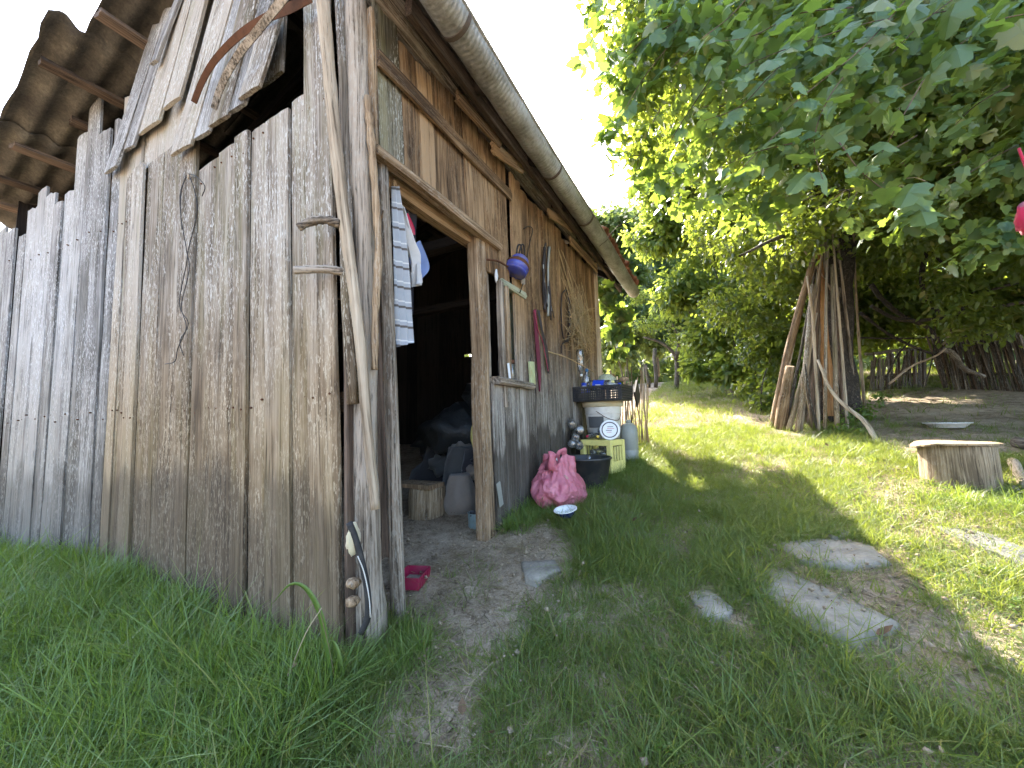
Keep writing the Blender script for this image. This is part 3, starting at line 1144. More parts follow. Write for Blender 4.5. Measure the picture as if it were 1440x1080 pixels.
# gutter
def gutter():
    gx_, gz_, r = -1.075, 3.085, 0.088
    v, f = [], []
    ys = np.linspace(1.0, 6.42, 90)
    n = 15
    for s in (0, 1):
        for i, y in enumerate(ys):
            sag = 0.012 * math.sin(y * 1.9) - 0.004 * y
            for k in range(n):
                a = math.pi * (1.0 + k / (n - 1))
                rr = r - s * 0.005 + 0.0022 * math.sin(y * 85)
                v.append((gx_ + rr * math.cos(a) * 1.02, y, gz_ + sag + rr * math.sin(a) * 1.0))
    S = len(ys) * n
    for i in range(len(ys) - 1):
        for k in range(n - 1):
            a = i * n + k
            f.append((a, a + n, a + n + 1, a + 1))
            f.append((S + a, S + a + 1, S + a + n + 1, S + a + n))
        for k in (0, n - 1):
            a = i * n + k
            f.append((a, S + a, S + a + n, a + n))
    o = part('gutter', (v, f), M_GUT, shed, smooth=True, world=True)
    # rolled outer lip
    part('rolled_lip', MB().tube([(gx_ + r * 1.03, y, gz_ + 0.012 * math.sin(y * 1.9) - 0.004 * y) for y in ys[::3]], 0.010, 8), M_GUT, o, smooth=True, world=True)
    for (px, py) in ((658, 70), (788, 258), (833, 326)):
        y = on(px, py, 0, -1.0)[1]
        mb = MB()
        pts = []
        sg = 0.012 * math.sin(y * 1.9) - 0.004 * y
        for k in range(13):
            a = math.pi * (1 + k / 12)
            pts.append((gx_ + 0.094 * math.cos(a), y, gz_ + sg + 0.094 * math.sin(a)))
        A = [Vector(p) + Vector((0, -0.013, 0)) for p in pts]
        B = [Vector(p) + Vector((0, 0.013, 0)) for p in pts]
        part('gutter_bracket', MB().strip(A, B, 0.006), M_DKIRON, o, world=True)


gutter()
# unseen sides that close the shed: far gable and left wall
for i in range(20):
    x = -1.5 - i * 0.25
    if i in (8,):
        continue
    plank('far_wall_board', (x, 5.2, gz(x, 5.2) - .05), (x, 5.2, (zroofR(x) if x > -3 else zroofL(x)) + .02), 0.252 if i != 7 else 0.23, 0.022, X_, M_SHADEWD, shed, seg=2)
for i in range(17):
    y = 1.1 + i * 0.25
    plank('left_wall_board', (-6.25, y, gz(-6.25, y) - .05), (-6.25, y, zroofL(-6.25) + .02), 0.25, 0.022, Y_, M_SHADEWD, shed, seg=2)
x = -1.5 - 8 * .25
plank('far_wall_board', (x, 5.2, gz(x, 5.2)), (x, 5.2, 2.06), 0.24, 0.022, X_, M_SHADEWD, shed, seg=2)
plank('far_wall_board', (x, 5.2, 2.1), (x, 5.2, zroofL(x)), 0.24, 0.022, X_, M_SHADEWD, shed, seg=2)


# ------------------------------------------------------------------ things around the corner and the doorway
def pth(pts, t0, t1, n=6):
    m = len(pts)
    return curve([at(p[0], p[1], t0 + (t1 - t0) * i / (m - 1)) for i, p in enumerate(pts)], n)


def depth(p):
    return float((np.asarray(p) - CAMP) @ FW)


tb = depth(wl(525, 700, 0.10))
tt = depth(gab(457, 5, 0.10))
hp = thing('pegged_pole', 'long bare wooden pole with two branch pegs leaning at the shed corner', 'pole', at(528, 715, tb))
stick('shaft', pth([(452, -25), (463, 100), (474, 220), (487, 330), (498, 410), (508, 490), (514, 570), (521, 650), (528, 716)], tt, tb), 0.031, 0.020, M_POLE, parent=hp, knob=.05)
tp = tt + (tb - tt) * .42
stick('peg', pth([(478, 315), (456, 309), (436, 312), (419, 320)], tp, tp - .05), 0.022, 0.016, M_POST, parent=hp, knob=.18)
stick('peg', pth([(490, 384), (462, 379), (436, 379), (413, 380)], tp + .03, tp - .04), 0.021, 0.017, M_POST, parent=hp, knob=.1, seed=4)
t2 = depth(wl(497, 560, 0.0))
t3 = depth(gab(482, 5, 0.0)) + .05
stick('square_pole', pth([(479, -30), (486, 110), (487, 240), (488, 390), (497, 568)], t3, t2), 0.034, 0.027, M_GREY,
      'straight grey pole standing behind the pegged pole at the shed corner', 'pole', n=4, knob=.04, seed=2)
t4 = depth(wl(520, 150, 0.03))
st = stick('knotty_stick', pth([(517, 137), (522, 200), (529, 290), (532, 360), (528, 440), (527, 520)], t4, depth(wl(527, 520, .05))), 0.019, 0.017, M_JAMB,
           'thin reddish knotty stick hanging between corner post and doorway', 'stick', knob=.2, seed=6)
stick('twig', pth([(531, 318), (537, 305), (539, 296)], t4, t4), 0.006, 0.003, M_JAMB, parent=st, n=5)


def bandstrip(name, pts, off, w0, w1, mat, label, cat):
    P = curve([gab(p[0], p[1], off) for p in pts], 6)
    m = len(P)
    A, B = [], []
    for i, p in enumerate(P):
        t = (P[min(i + 1, m - 1)] - P[max(i - 1, 0)]).normalized()
        s = t.cross(Vector((0, 1, 0))).normalized()
        w = w0 + (w1 - w0) * (i / (m - 1)) ** 1.5
        A.append(p - s * w + Vector((0, -0.012, 0)))
        B.append(p + s * w + Vector((0, 0.012, 0)))
    return tag(part(name, MB().strip(A, B, 0.006), mat, world=True, smooth=False), label, cat)


bandstrip('scythe_blade', [(436, -5), (405, 12), (370, 27), (335, 50), (302, 84), (284, 114), (272, 144)], 0.10, 0.017, 0.005, M_RUST,
          'brown rusty curved blade hooked over the upper gable boards', 'blade')
bandstrip('curved_strip', [(412, -20), (385, 14), (360, 45), (336, 75), (318, 105), (307, 130), (300, 153)], 0.16, 0.015, 0.006, M_POST,
          'grey curved wooden strip in front of the rusty blade on the gable', 'strip')
wire = thing('hanging_wire', 'thin tangled dark wire hanging down the gable boards', 'wire', gab(264, 250))
for (pts) in ([(264, 245), (256, 265), (254, 300), (262, 350), (266, 380), (255, 430), (262, 460), (250, 490), (246, 508), (232, 512)],
              [(266, 246), (274, 270), (277, 300), (265, 350), (262, 372), (252, 428), (265, 455), (253, 480), (258, 500)],
              [(264, 244), (276, 248), (288, 262), (284, 276)], [(262, 246), (253, 275), (256, 322)]):
    part('strand', MB().tube(curve([gab(p[0], p[1], 0.02) for p in pts], 4), 0.0028, 5), M_WIRE, wire, world=True, smooth=True)
part('knot', blob(gab(265, 248, .02), (.014, .008, .022), 3, sub=2), M_POLE, wire, world=True, smooth=True)

# rubbish tucked in at the foot of the corner post
tc = depth(gab(505, 820, 0.02))
ty = thing('bicycle_tyre', 'black bicycle tyre wedged at the foot of the corner post', 'tyre', at(508, 880, tc))
part('casing', MB().tube(pth([(491, 735), (500, 758), (510, 795), (517, 835), (517, 868), (508, 890)], tc - .01, tc, 5), 0.013, 8), M_RUBBER, ty, world=True, smooth=True)
part('rim_wall', MB().tube(pth([(503, 782), (512, 805), (519, 840), (521, 868)], tc - .02, tc - .02, 5), 0.0022, 6), M_WHITE, ty, world=True, smooth=True)
pb = at(497, 758, tc)
tag(part('pale_bundle', blob(pb, (.016, .03, .062), 4, .25), M_CREAM, world=True, smooth=True), 'small pale bundle stuffed behind the corner board', 'bundle')
for i, (px, py) in enumerate(((497, 820), (496, 846))):
    tag(part('small_log', blob(at(px, py, tc + .03), (.028, .03, .022), 6 + i, .2, sub=2), M_JAMB, world=True, smooth=True),
        ('upper' if i == 0 else 'lower') + ' of two small logs showing beside the black tyre', 'log')

# crimson tray
p = gnd(581, 822)
tr = thing('plastic_tray', 'crimson ribbed plastic tray on the ground inside the doorway', 'tray', (p[0], p[1], p[2] + .005), math.radians(20))
tm = MB()
W_, D_, H_, th = 0.13, 0.17, 0.065, 0.004
for s in (-1, 1):
    tm.box((s * (W_ / 2), 0, H_ / 2), (th, D_, H_), Matrix.Rotation(s * .12, 3, 'Y'))
    tm.box((0, s * (D_ / 2), H_ / 2), (W_, th, H_), Matrix.Rotation(-s * .12, 3, 'X'))
tm.box((0, 0, 0.003), (W_, D_, th))
part('pan', tm, M_CRIM, tr)
for k in range(9):
    for s in (-1, 1):
        part('rib', MB().box((s * (W_ / 2 + .006), -D_ / 2 + .02 + k * .0165, H_ / 2), (.004, .005, H_ * .9), Matrix.Rotation(s * .12, 3, 'Y')), M_CRIM, tr) if k % 2 == 0 else None
part('dirt_fill', MB().box((0, .01, .012), (W_ * .85, D_ * .8, .012)), M_STONE, tr)


# clothes just inside the doorway
def panel(name, L, R, off0, off1, mat, label, cat, nx=16, nz=26, amp=0.014, fold=3.0, seed=0):
    Lc = curve([wl(p[0], p[1], off0) for p in L], max(2, nz // max(1, len(L) - 1)))
    Rc = curve([wl(p[0], p[1], off1) for p in R], max(2, nz // max(1, len(R) - 1)))
    m = min(len(Lc), len(Rc))
    Li = [Lc[round(i * (len(Lc) - 1) / (m - 1))] for i in range(m)]
    Ri = [Rc[round(i * (len(Rc) - 1) / (m - 1))] for i in range(m)]
    v, f = [], []
    for s in (0, 1):
        for i in range(m):
            for j in range(nx + 1):
                u = j / nx
                q = Li[i].lerp(Ri[i], u)
                a = (0.4 + 0.6 * i / m)
                d = amp * a * math.sin(fold * 2 * math.pi * u + seed + 1.2 * math.sin(i * .18 + seed)) + amp * .6 * noise.noise(Vector((u * 4, i * .15, seed)))
                v.append(q + Vector((d - s * .003, d * .5, 0)))
    n = nx + 1
    S = m * n
    for i in range(m - 1):
        for j in range(nx):
            a = i * n + j
            f += [(a, a + 1, a + n + 1, a + n), (S + a, S + a + n, S + a + n + 1, S + a + 1)]
    for i in range(m - 1):
        for j in (0, nx):
            a = i * n + j
            f.append((a, a + n, S + a + n, S + a))
    for j in range(nx):
        for a in (j, (m - 1) * n + j):
            f.append((a, S + a, S + a + 1, a + 1))
    return tag(part(name, (v, f), mat, world=True, smooth=True), label, cat)


panel('striped_garment', [(550, 262), (551, 330), (553, 400), (558, 488)], [(562, 262), (572, 350), (576, 420), (579, 482)], -.05, -.02, M_STRIPE,
      'long grey striped cloth hanging beside the left door post', 'garment', amp=.012, fold=2.2, seed=1)
panel('grey_towel', [(562, 290), (566, 330), (578, 372), (586, 404)], [(570, 292), (582, 330), (592, 356), (592, 398)], -.06, -.01, M_TOWEL,
      'grey towel hanging in the doorway between striped and blue cloths', 'towel', amp=.02, fold=1.4, seed=3)
panel('blue_cloth', [(576, 352), (579, 370), (583, 385), (585, 394)], [(590, 338), (597, 358), (602, 380), (588, 396)], -.09, -.06, M_DENIM,
      'blue cloth hanging under the grey towel in the doorway', 'cloth', amp=.015, fold=1.5, seed=5, nz=18)
panel('black_shirt', [(553, 252), (560, 300), (567, 360), (572, 445)], [(586, 270), (584, 300), (582, 370), (582, 440)], -.16, -.13, M_BLKCL,
      'black sports top with white stripes hanging behind the other clothes', 'garment', amp=.015, fold=2, seed=7)
a = [(568, 252), (572, 268), (584, 274)]
part('white_stripe', MB().tube(curve([wl(p[0], p[1], -.10) for p in a], 5), .0025, 5), M_PRINT, bpy.data.objects['black_shirt'], world=True)
a = [(569, 250), (574, 264), (586, 270)]
part('white_stripe', MB().tube(curve([wl(p[0], p[1], -.10) for p in a], 5), .0025, 5), M_PRINT, bpy.data.objects['black_shirt'], world=True)
panel('red_cloth', [(570, 300), (574, 316), (580, 330)], [(574, 300), (581, 318), (583, 330)], -.10, -.10, M_REDCL,
      'thin red strip of cloth behind the grey towel', 'cloth', nx=6, nz=10, amp=.006, seed=2)
tag(part('peg_knob', blob(wl(554, 258, -.05), (.018, .018, .03), 2, .1, sub=2), M_JAMB, world=True, smooth=True), 'brown wooden knob the striped cloth hangs from', 'knob')
tag(part('cream_rag', blob(wl(565, 296, -.05), (.014, .018, .03), 9, .25, sub=2), M_CREAM, world=True, smooth=True), 'small cream rag tucked above the grey towel', 'rag')

# inside the shed
def sackmesh(c, rx, ry, h, seed, top=.62):
    v, f = [], []
    nu, nv = 48, 24
    pr = [.78, .98, 1.04, 1.0, .95, .88, .80, top]
    for j in range(nv + 1):
        w = j / nv
        k = min(6, int(w * 7))
        rr = pr[k] + (pr[k + 1] - pr[k]) * (w * 7 - k)
        for i in range(nu):
            a = 2 * math.pi * i / nu
            q = Vector((math.cos(a), math.sin(a), 0))
            d = rr + .16 * noise.noise(q * 1.4 + Vector((0, 0, w * 2 + seed))) + .10 * abs(noise.noise(q * 4.2 + Vector((0, 0, w * 5.5 + seed)))) + .05 * abs(noise.noise(q * 9 + Vector((0, 0, w * 9 + seed))))
            d += .05 * w * w * math.sin(7 * a + seed + 3 * w)
            v.append((c[0] + rx * d * q.x, c[1] + ry * d * q.y, c[2] + h * w + .06 * h * noise.noise(q * 1.5 + Vector((5, seed, w)))))
    for j in range(nv):
        for i in range(nu):
            a, b = j * nu + i, j * nu + (i + 1) % nu
            f.append((a, b, b + nu, a + nu))
    f.append(tuple(range(nu - 1, -1, -1)))
    f.append(tuple(range(nv * nu, (nv + 1) * nu)))
    return v, f


p = gnd(601, 722)
stl = thing('log_stool', 'round log stool with a board on top in the dark shed', 'stool', p)
part('log', MB().lathe([(.15, -.02), (.155, .1), (.15, .21), (.145, .22)], 18, (0, 0, 0), True, True), M_STUMP, stl, smooth=False)
part('seat_board', MB().box((-.04, -.05, .24), (.36, .20, .035)), M_JAMB, stl, bevel=.004)
p = gnd(646, 722)
tag(part('white_sack', sackmesh((p[0] - .03, p[1] + .05, p[2] - .02), .125, .11, .32, 2), M_SACK, world=True, smooth=True),
    'dirty white filled sack standing inside the doorway', 'sack')
tag(part('grey_sack', sackmesh((p[0] - .22, p[1] + .38, p[2] + .0), .20, .17, .50, 5), M_SACK2, world=True, smooth=True),
    'grey sack slumped behind the white sack', 'sack')
tag(part('dark_clothes_heap', blob((p[0] - .02, p[1] + .42, p[2] + .26), (.20, .24, .26), 8, .4, 3), M_DARKCL, world=True, smooth=True),
    'heap of dark clothes beside the right door post', 'heap')
for i, (dx, dy, dz, r, lab) in enumerate(((-.55, .75, .62, .36, 'large dark plastic bag in the middle of the dark pile'), (-.1, .85, .60, .30, 'dark plastic bag on the pile nearest the right door post'),
                                         (-.9, .9, .55, .26, 'small crumpled dark bag at the left of the pile'), (-.4, 1.2, .95, .34, 'dark bag highest on the pile at the back'))):
    tag(part('dark_bag', blob((p[0] + dx, p[1] + dy, p[2] + dz), (r, r * .9, r * .75), 11 + i, .45, 2.5), M_DARKBAG, world=True, smooth=True), lab, 'bag')
for i, (dx, dy, dz, r, m_, lab) in enumerate(((.0, .22, .30, .10, M_SACK, 'pale crumpled cloth on top of the white sack'), (.07, .28, .20, .09, M_SACK2, 'grey rag squeezed behind the right door post'), (-.12, .15, .04, .07, M_SACK2, 'grey rag on the floor beside the white sack'),
                                          (-.30, .10, .02, .06, M_DARKCL, 'dark rag on the floor by the log stool'), (.03, .40, .46, .10, M_PINKCL, 'dusty pink rag on the clothes heap'), (-.35, .55, .48, .13, M_SACK, 'pale bundle on the pile behind the stool'),
                                          (.06, .18, .40, .06, M_BLKCL, 'black bundle on top of the clothes by the door post'), (-.62, .62, .30, .16, M_SACK2, 'grey bundle left in the pile behind the stool'))):
    tag(part('rag_bundle', blob((p[0] + dx, p[1] + dy, p[2] + dz), (r, r * .9, r * .7), 41 + i, .5, 3), m_, world=True, smooth=True), lab, 'bundle')
tag(part('pile_base', blob((p[0] - .55, p[1] + 1.05, p[2] + .2), (.75, .5, .5), 30, .3), M_DARKCL, world=True, smooth=True), 'dark rags heaped under the plastic bags', 'heap')
a = wl(671, 612, -.14)
tag(part('yellow_canister', blob(a, (.05, .05, .12), 3, .12, sub=3), M_YELL, world=True, smooth=True), 'yellow plastic canister peeping past the right door post', 'canister')
p = gnd(668, 744)
pot = thing('enamel_pot', 'pale blue enamel pot full of scraps by the right door post', 'pot', (p[0], p[1] + .03, p[2] + .005))
part('vessel', MB().lathe([(.058, 0), (.066, .012), (.068, .10), (.073, .107), (.070, .108), (.064, .10), (.062, .02), (.0, .018)], 26, cap0=True), M_POT, pot, smooth=True)
part('scraps', blob((0, 0, .085), (.058, .058, .03), 4, .6, 3), M_DARKCL, pot, smooth=True)
tag(part('pink_scrap', blob((p[0] - .01, p[1] + .17, p[2] + .12), (.07, .07, .06), 17, .4), M_PINKCL, world=True, smooth=True), 'dusty pink cloth scrap behind the enamel pot', 'rag')
tag(part('red_packet', blob((p[0] + .03, p[1] + .11, p[2] + .13), (.035, .02, .02), 18, .4, sub=2), M_CRIM, world=True, smooth=True), 'small red packet above the enamel pot', 'packet')
# beams seen through the doorway
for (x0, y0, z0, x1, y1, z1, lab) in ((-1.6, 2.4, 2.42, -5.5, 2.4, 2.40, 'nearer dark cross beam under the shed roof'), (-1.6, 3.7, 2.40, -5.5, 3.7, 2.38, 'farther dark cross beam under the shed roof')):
    plank('tie_beam', (x0, y0, z0), (x1, y1, z1), .10, .10, Y_, M_SHADEWD, shed)

# ------------------------------------------------------------------ hung on the long wall
k = wl(729, 372, .07)
kt = thing('enamel_kettle', 'chipped blue enamel kettle hanging tilted on the plank wall', 'kettle', k)
MK = Matrix.Translation(Vector(k)) @ Matrix.Rotation(math.radians(-22), 4, 'X') @ Matrix.Rotation(math.radians(12), 4, 'Y') @ Matrix.Scale(1.15, 4)
part('bowl', MB().lathe([(.062, -.065), (.078, -.055), (.084, -.02), (.084, -.012), (.066, .012), (.066, .022), (.060, .045), (.04, .062), (.012, .068)], 26, cap1=True), M_BLUEK, kt, MK, smooth=True)
part('band', MB().lathe([(.0845, -.022), (.087, -.018), (.087, -.008), (.0685, .014), (.066, .018)], 26, cap0=False), M_RUST, kt, MK, smooth=True)
part('base_ring', MB().lathe([(.060, -.074), (.080, -.068), (.081, -.056), (.06, -.058)], 26), M_BLUEK, kt, MK, smooth=True)
for s in (-1, 1):
    part('handle', MB().tube(curve([(.01 * s, -.05, .05), (.015 * s, -.065, .11), (.012 * s, -.04, .135), (.01 * s, -.0, .10), (.01 * s, .03, .055)], 5), .006, 7), M_WIRE, kt, MK, smooth=True)
hk = thing('wire_hook', 'bent wire hook on the wall right of the blue kettle', 'hook', wl(738, 350))
part('bent_wire', MB().tube(curve([wl(p[0], p[1], .02) for p in ((736, 322), (744, 318), (749, 324), (744, 345), (741, 362))], 5), .004, 6), M_WIRE, hk, world=True, smooth=True)
part('hanging_tail', MB().tube(curve([wl(p[0], p[1], .05) for p in ((741, 362), (738, 385), (735, 400), (731, 412))], 5), .004, 6), M_WIRE, hk, world=True, smooth=True)
tag(part('cloth_scrap', blob(wl(735, 393, .05), (.012, .04, .045), 8, .4), M_SACK, world=True, smooth=True), 'grey cloth scrap hanging below the blue kettle', 'rag')
tag(part('white_rag', blob(wl(698, 388, .04), (.012, .018, .05), 5, .4, sub=2), M_TOWEL, world=True, smooth=True), 'small whitish rag hung on the niche post', 'rag')
part('iron_clamp', MB().tube(curve([wl(p[0], p[1], .05) for p in ((685, 365), (700, 367), (714, 375))], 5), .008, 7), M_RUST, shed, world=True, smooth=True)

cb = thing('cable_bundle', 'bundle of dark cables and straps hanging from nails on the wall', 'cables', wl(770, 345))
for i in range(9):
    r = random.Random(i)
    x0 = 764 + r.uniform(0, 11)
    y0 = 341 + r.uniform(0, 8)
    pts = [(x0, y0), (x0 - 2 + r.uniform(-2, 2), y0 + 30), (x0 + r.uniform(-3, 3), y0 + 65), (x0 + r.uniform(-2, 6), y0 + 80 + r.uniform(0, 25))]
    part('cable', MB().tube(curve([wl(p[0], p[1], .02 + .03 * r.random()) for p in pts], 5), r.choice((.008, .012, .006)), 6), M_LEATH if i % 3 else M_JUG, cb, world=True, smooth=True)
ws = thing('maroon_strap', 'dark maroon strap hanging folded on the wall', 'strap', wl(755, 437))
for (A, B) in (([(750, 436), (752, 470), (755, 505), (757, 530), (758, 550)], [(754, 434), (757, 470), (760, 500), (761, 528), (760, 551)]),
               ([(755, 435), (761, 465), (766, 490), (768, 510), (770, 524)], [(759, 437), (764, 465), (770, 490), (773, 510), (773, 526)])):
    part('band', MB().strip([wl(p[0], p[1], .03) for p in A], [wl(p[0], p[1], .045) for p in B], .004), M_STRAPR if A[0][0] < 753 else M_LEATH, ws, world=True)
part('red_piping', MB().tube(curve([wl(p[0], p[1], .05) for p in ((752, 436), (756, 462), (763, 480), (767, 500), (771, 522))], 5), .0035, 6), M_CRIM, ws, world=True, smooth=True)
part('nail', MB().tube([wl(755, 437, -.01), wl(768, 437, .05)], .003, 5), M_RUST, ws, world=True)
bl = thing('leather_belt', 'black leather belt loop hanging left of the straw bundle', 'belt', wl(797, 407))
part('loop', MB().tube(curve([wl(p[0], p[1], .035) for p in ((797, 406), (790, 415), (789, 440), (791, 470), (796, 480), (801, 470), (801, 440), (799, 415), (797, 406))], 5), .016, 7, squash=.4), M_LEATH, bl, world=True, smooth=True)
part('tail', MB().tube(curve([wl(p[0], p[1], .035) for p in ((796, 480), (790, 485), (789, 497))], 5), .012, 6, squash=.5), M_LEATH, bl, world=True, smooth=True)
# straw bundle
sb = MB()
for i in range(170):
    r = random.Random(100 + i)
    top = r.random() < .05
    x0, y0 = 800 + r.gauss(10, 6), 425 + r.gauss(8, 16)
    if top:
        x0, y0 = 792 + r.uniform(-4, 8), 350 + r.uniform(0, 45)
    x1, y1 = 822 + r.gauss(0, 8), 470 + r.gauss(0, 14)
    o0, o1 = .02 + r.random() * .05, .02 + r.random() * .16
    mid = ((x0 + x1) / 2 + r.uniform(-5, 5), (y0 + y1) / 2 + r.uniform(-3, 9))
    sb.tube([wl(x0, y0, o0), wl(mid[0], mid[1], (o0 + o1) / 2 + r.uniform(-.02, .03)), wl(x1, y1, o1)], r.uniform(.002, .0045), 4, cap=False)
for i in range(190):
    r = random.Random(500 + i)
    c = (817 + r.gauss(0, 9), 468 + r.gauss(0, 14))
    a = r.random() * 6.28
    sb.tube([wl(c[0] - 9 * math.cos(a), c[1] - 7 * math.sin(a), .04 + .1 * r.random()), wl(c[0], c[1], .04 + .12 * r.random()), wl(c[0] + 9 * math.cos(a), c[1] + 7 * math.sin(a), .04 + .1 * r.random())], .002, 4, cap=False)
o = tag(part('straw_bundle', sb, M_STRAW, world=True), 'dry straw bundle hanging near the end of the plank wall', 'straw')
o['kind'] = 'stuff'
stick('straw_stalk', pth([(785, 350), (800, 400), (815, 440), (830, 462)], depth(wl(785, 350, .03)), depth(wl(830, 462, .12))), .005, .003, M_STRAW,
      'single long straw stalk slanting down the wall above the straw bundle', 'stalk', n=5)
stick('long_twig', pth([(770, 494), (795, 502), (815, 512), (835, 523)], depth(wl(770, 494, .03)), depth(wl(835, 523, .2))), .006, .005, M_STRAW,
      'thin dry twig slanting across the wall above the black basket', 'twig', n=5)
a = wl(748, 525, .03)
gb = thing('green_card', 'pale green card package hanging by a string below the ledge', 'package', a)
part('card', MB().box((0, 0, 0), (.025, .085, .20), Matrix.Rotation(.08, 3, 'X')), M_GRNBOX, gb, bevel=.004)
part('string', MB().tube(curve([(0, -.03, .10), (.0, -.01, .15), (0, .005, .17), (0, .02, .14), (0, .035, .10)], 5), .002, 5), M_WIRE, gb, smooth=True)
jr = wl(722, 497, .03)
jar = thing('glass_jar', 'glass jar with dark lid standing on the niche ledge', 'jar', (XW + .0, jr[1], 1.315))
part('glass', MB().lathe([(.032, 0), (.036, .01), (.036, .10), (.028, .118), (.028, .135)], 20, cap1=True), M_GLASSJ, jar, smooth=True)
part('filling', MB().lathe([(.030, .006), (.032, .01), (.032, .07), (.0, .072)], 18), M_SACK, jar, smooth=True)
part('lid', MB().lathe([(.036, .128), (.037, .13), (.037, .152), (.034, .156)], 20, cap1=True), M_RUST, jar, smooth=True)
tag(part('dark_bottle', MB().lathe([(.03, 0), (.033, .02), (.033, .13), (.015, .19), (.012, .24), (.015, .25)], 18, (XW - .02, jr[1] - .10, 1.315), True, True), M_LEATH, world=True, smooth=True), 'dark bottle behind the glass jar in the niche', 'bottle')
tag(part('white_paper', MB().box((XW + .03, jr[1] - .075, 1.36), (.004, .03, .15), Matrix.Rotation(.2, 3, 'X')), M_PRINT), 'white paper strip beside the jar in the niche', 'paper')
tag(part('paper_scrap', MB().box(wl(703, 695, .03), (.006, .05, .17), Matrix.Rotation(.25, 3, 'X')), M_JUG), 'grey paper scrap stuck at the foot of the niche post', 'paper')
a = wl(815, 494, .10)


def pet_bottle(name, M, label, s=1.0, cap=None, lab=None, parent=None, labelcol=None):
    o = thing(name, label, 'bottle', M.translation)
    PMo = M
    part('shell', MB().lathe([(.018 * s, 0), (.036 * s, .006 * s), (.042 * s, .02 * s), (.042 * s, .10 * s), (.039 * s, .12 * s), (.042 * s, .14 * s), (.042 * s, .19 * s), (.030 * s, .235 * s), (.014 * s, .27 * s), (.014 * s, .295 * s)], 18, cap1=True), M_PET, o, PMo, smooth=True)
    # moulded foot petals
    part('foot', MB().lathe([(.006 * s, .012 * s), (.020 * s, -.002 * s), (.030 * s, 0.0), (.036 * s, .010 * s)], 10, cap0=False), M_PET, o, PMo, smooth=False)
    if labelcol:
        part('paper_label', MB().lathe([(.0432 * s, .06 * s), (.0432 * s, .16 * s)], 22, cap0=False), labelcol, o, PMo, smooth=True)
        for q in range(5):
            part('print', MB().box((.0446 * s * math.cos(-1.9 + q * .2), .0446 * s * math.sin(-1.9 + q * .2), .11 * s), (.003, .006 * s, .045 * s), Matrix.Rotation(-1.9 + q * .2, 3, 'Z')), M_PRINT, o, PMo)
    part('cap', MB().lathe([(.0155 * s, .275 * s), (.0155 * s, .298 * s), (.013 * s, .30 * s)], 14, cap1=True), cap or M_PRINT, o, PMo, smooth=True)
    return o


pet_bottle('clear_bottle', Matrix.Translation(Vector(a) + Vector((0, 0, .02))) @ Matrix.Rotation(math.pi + .1, 4, 'X'), 'clear crushed plastic bottle hanging under the straw bundle', 1.0, M_PRINT)

# ------------------------------------------------------------------ pile of containers against the wall
cp = gnd(845, 668)
cr = thing('bottle_crate', 'pale yellow plastic bottle crate with open sides beside the wall', 'crate', (-1.06, 3.98, gz(-1.06, 3.98) + .02), math.radians(-17))
CW, CD, CH = .36, .28, .32


def bar(c, s):
    return MB().box(c, s)


for sx in (-1, 1):
    for sy in (-1, 1):
        part('corner_bar', bar((sx * (CW / 2 - .025), sy * (CD / 2 - .025), CH / 2), (.05, .05, CH)), M_YELL, cr, bevel=.006)
for sy in (-1, 1):
    part('top_rail', bar((0, sy * (CD / 2 - .012), CH - .028), (CW - .1, .022, .056)), M_YELL, cr, bevel=.004)
    part('lower_panel', bar((0, sy * (CD / 2 - .012), .055), (CW - .1, .022, .11)), M_YELL, cr, bevel=.004)
for sx in (-1, 1):
    part('top_rail', bar((sx * (CW / 2 - .012), 0, CH - .028), (.022, CD - .1, .056)), M_YELL, cr, bevel=.004)
    part('lower_panel', bar((sx * (CW / 2 - .012), 0, .055), (.022, CD - .1, .11)), M_YELL, cr, bevel=.004)
    for q in (-1, 0, 1):
        part('side_rib', bar((sx * (CW / 2 - .010), q * .05, CH / 2 + .015), (.018, .016, CH - .16)), M_YELL, cr, bevel=.003)
part('floor_panel', bar((0, 0, .012), (CW - .03, CD - .03, .02)), M_YELL, cr)
MC = PM[cr.name]
for i, (x, z, c) in enumerate(((-.06, .19, M_JUG), (.05, .17, M_JUG), (.10, .24, M_BLACK))):
    M = MC @ Matrix.Translation((x, -.10, z)) @ Matrix.Rotation(-math.pi / 2, 4, 'X')
    pet_bottle('crated_bottle', M, ['clear bottle lying in the yellow crate, its round foot centred in the opening', 'clear bottle lying low at the right inside the yellow crate',
                                    'clear bottle lying high at the right inside the yellow crate'][i], .85, c)
ctop = Vector(MC @ Vector((0, 0, CH)))
# capped bottles lying on the crate
for i, (x, y, z, rz, c, lab) in enumerate(((-.09, -.05, .035, 2.6, M_REDC, 'red-capped clear bottle lying on the yellow crate'), (-.02, -.09, .035, 2.9, M_YELC, 'yellow-capped clear bottle lying on the yellow crate'),
                                          (-.01, .02, .085, 2.7, M_NAVY, 'navy-capped clear bottle on top of the bottles on the crate'))):
    M = MC @ Matrix.Translation((x - .10, y + .16, CH + z)) @ Matrix.Rotation(rz - 3.14 + .9, 4, 'Z') @ Matrix.Rotation(math.pi / 2, 4, 'X')
    pet_bottle('capped_bottle', M, lab, .8, c)
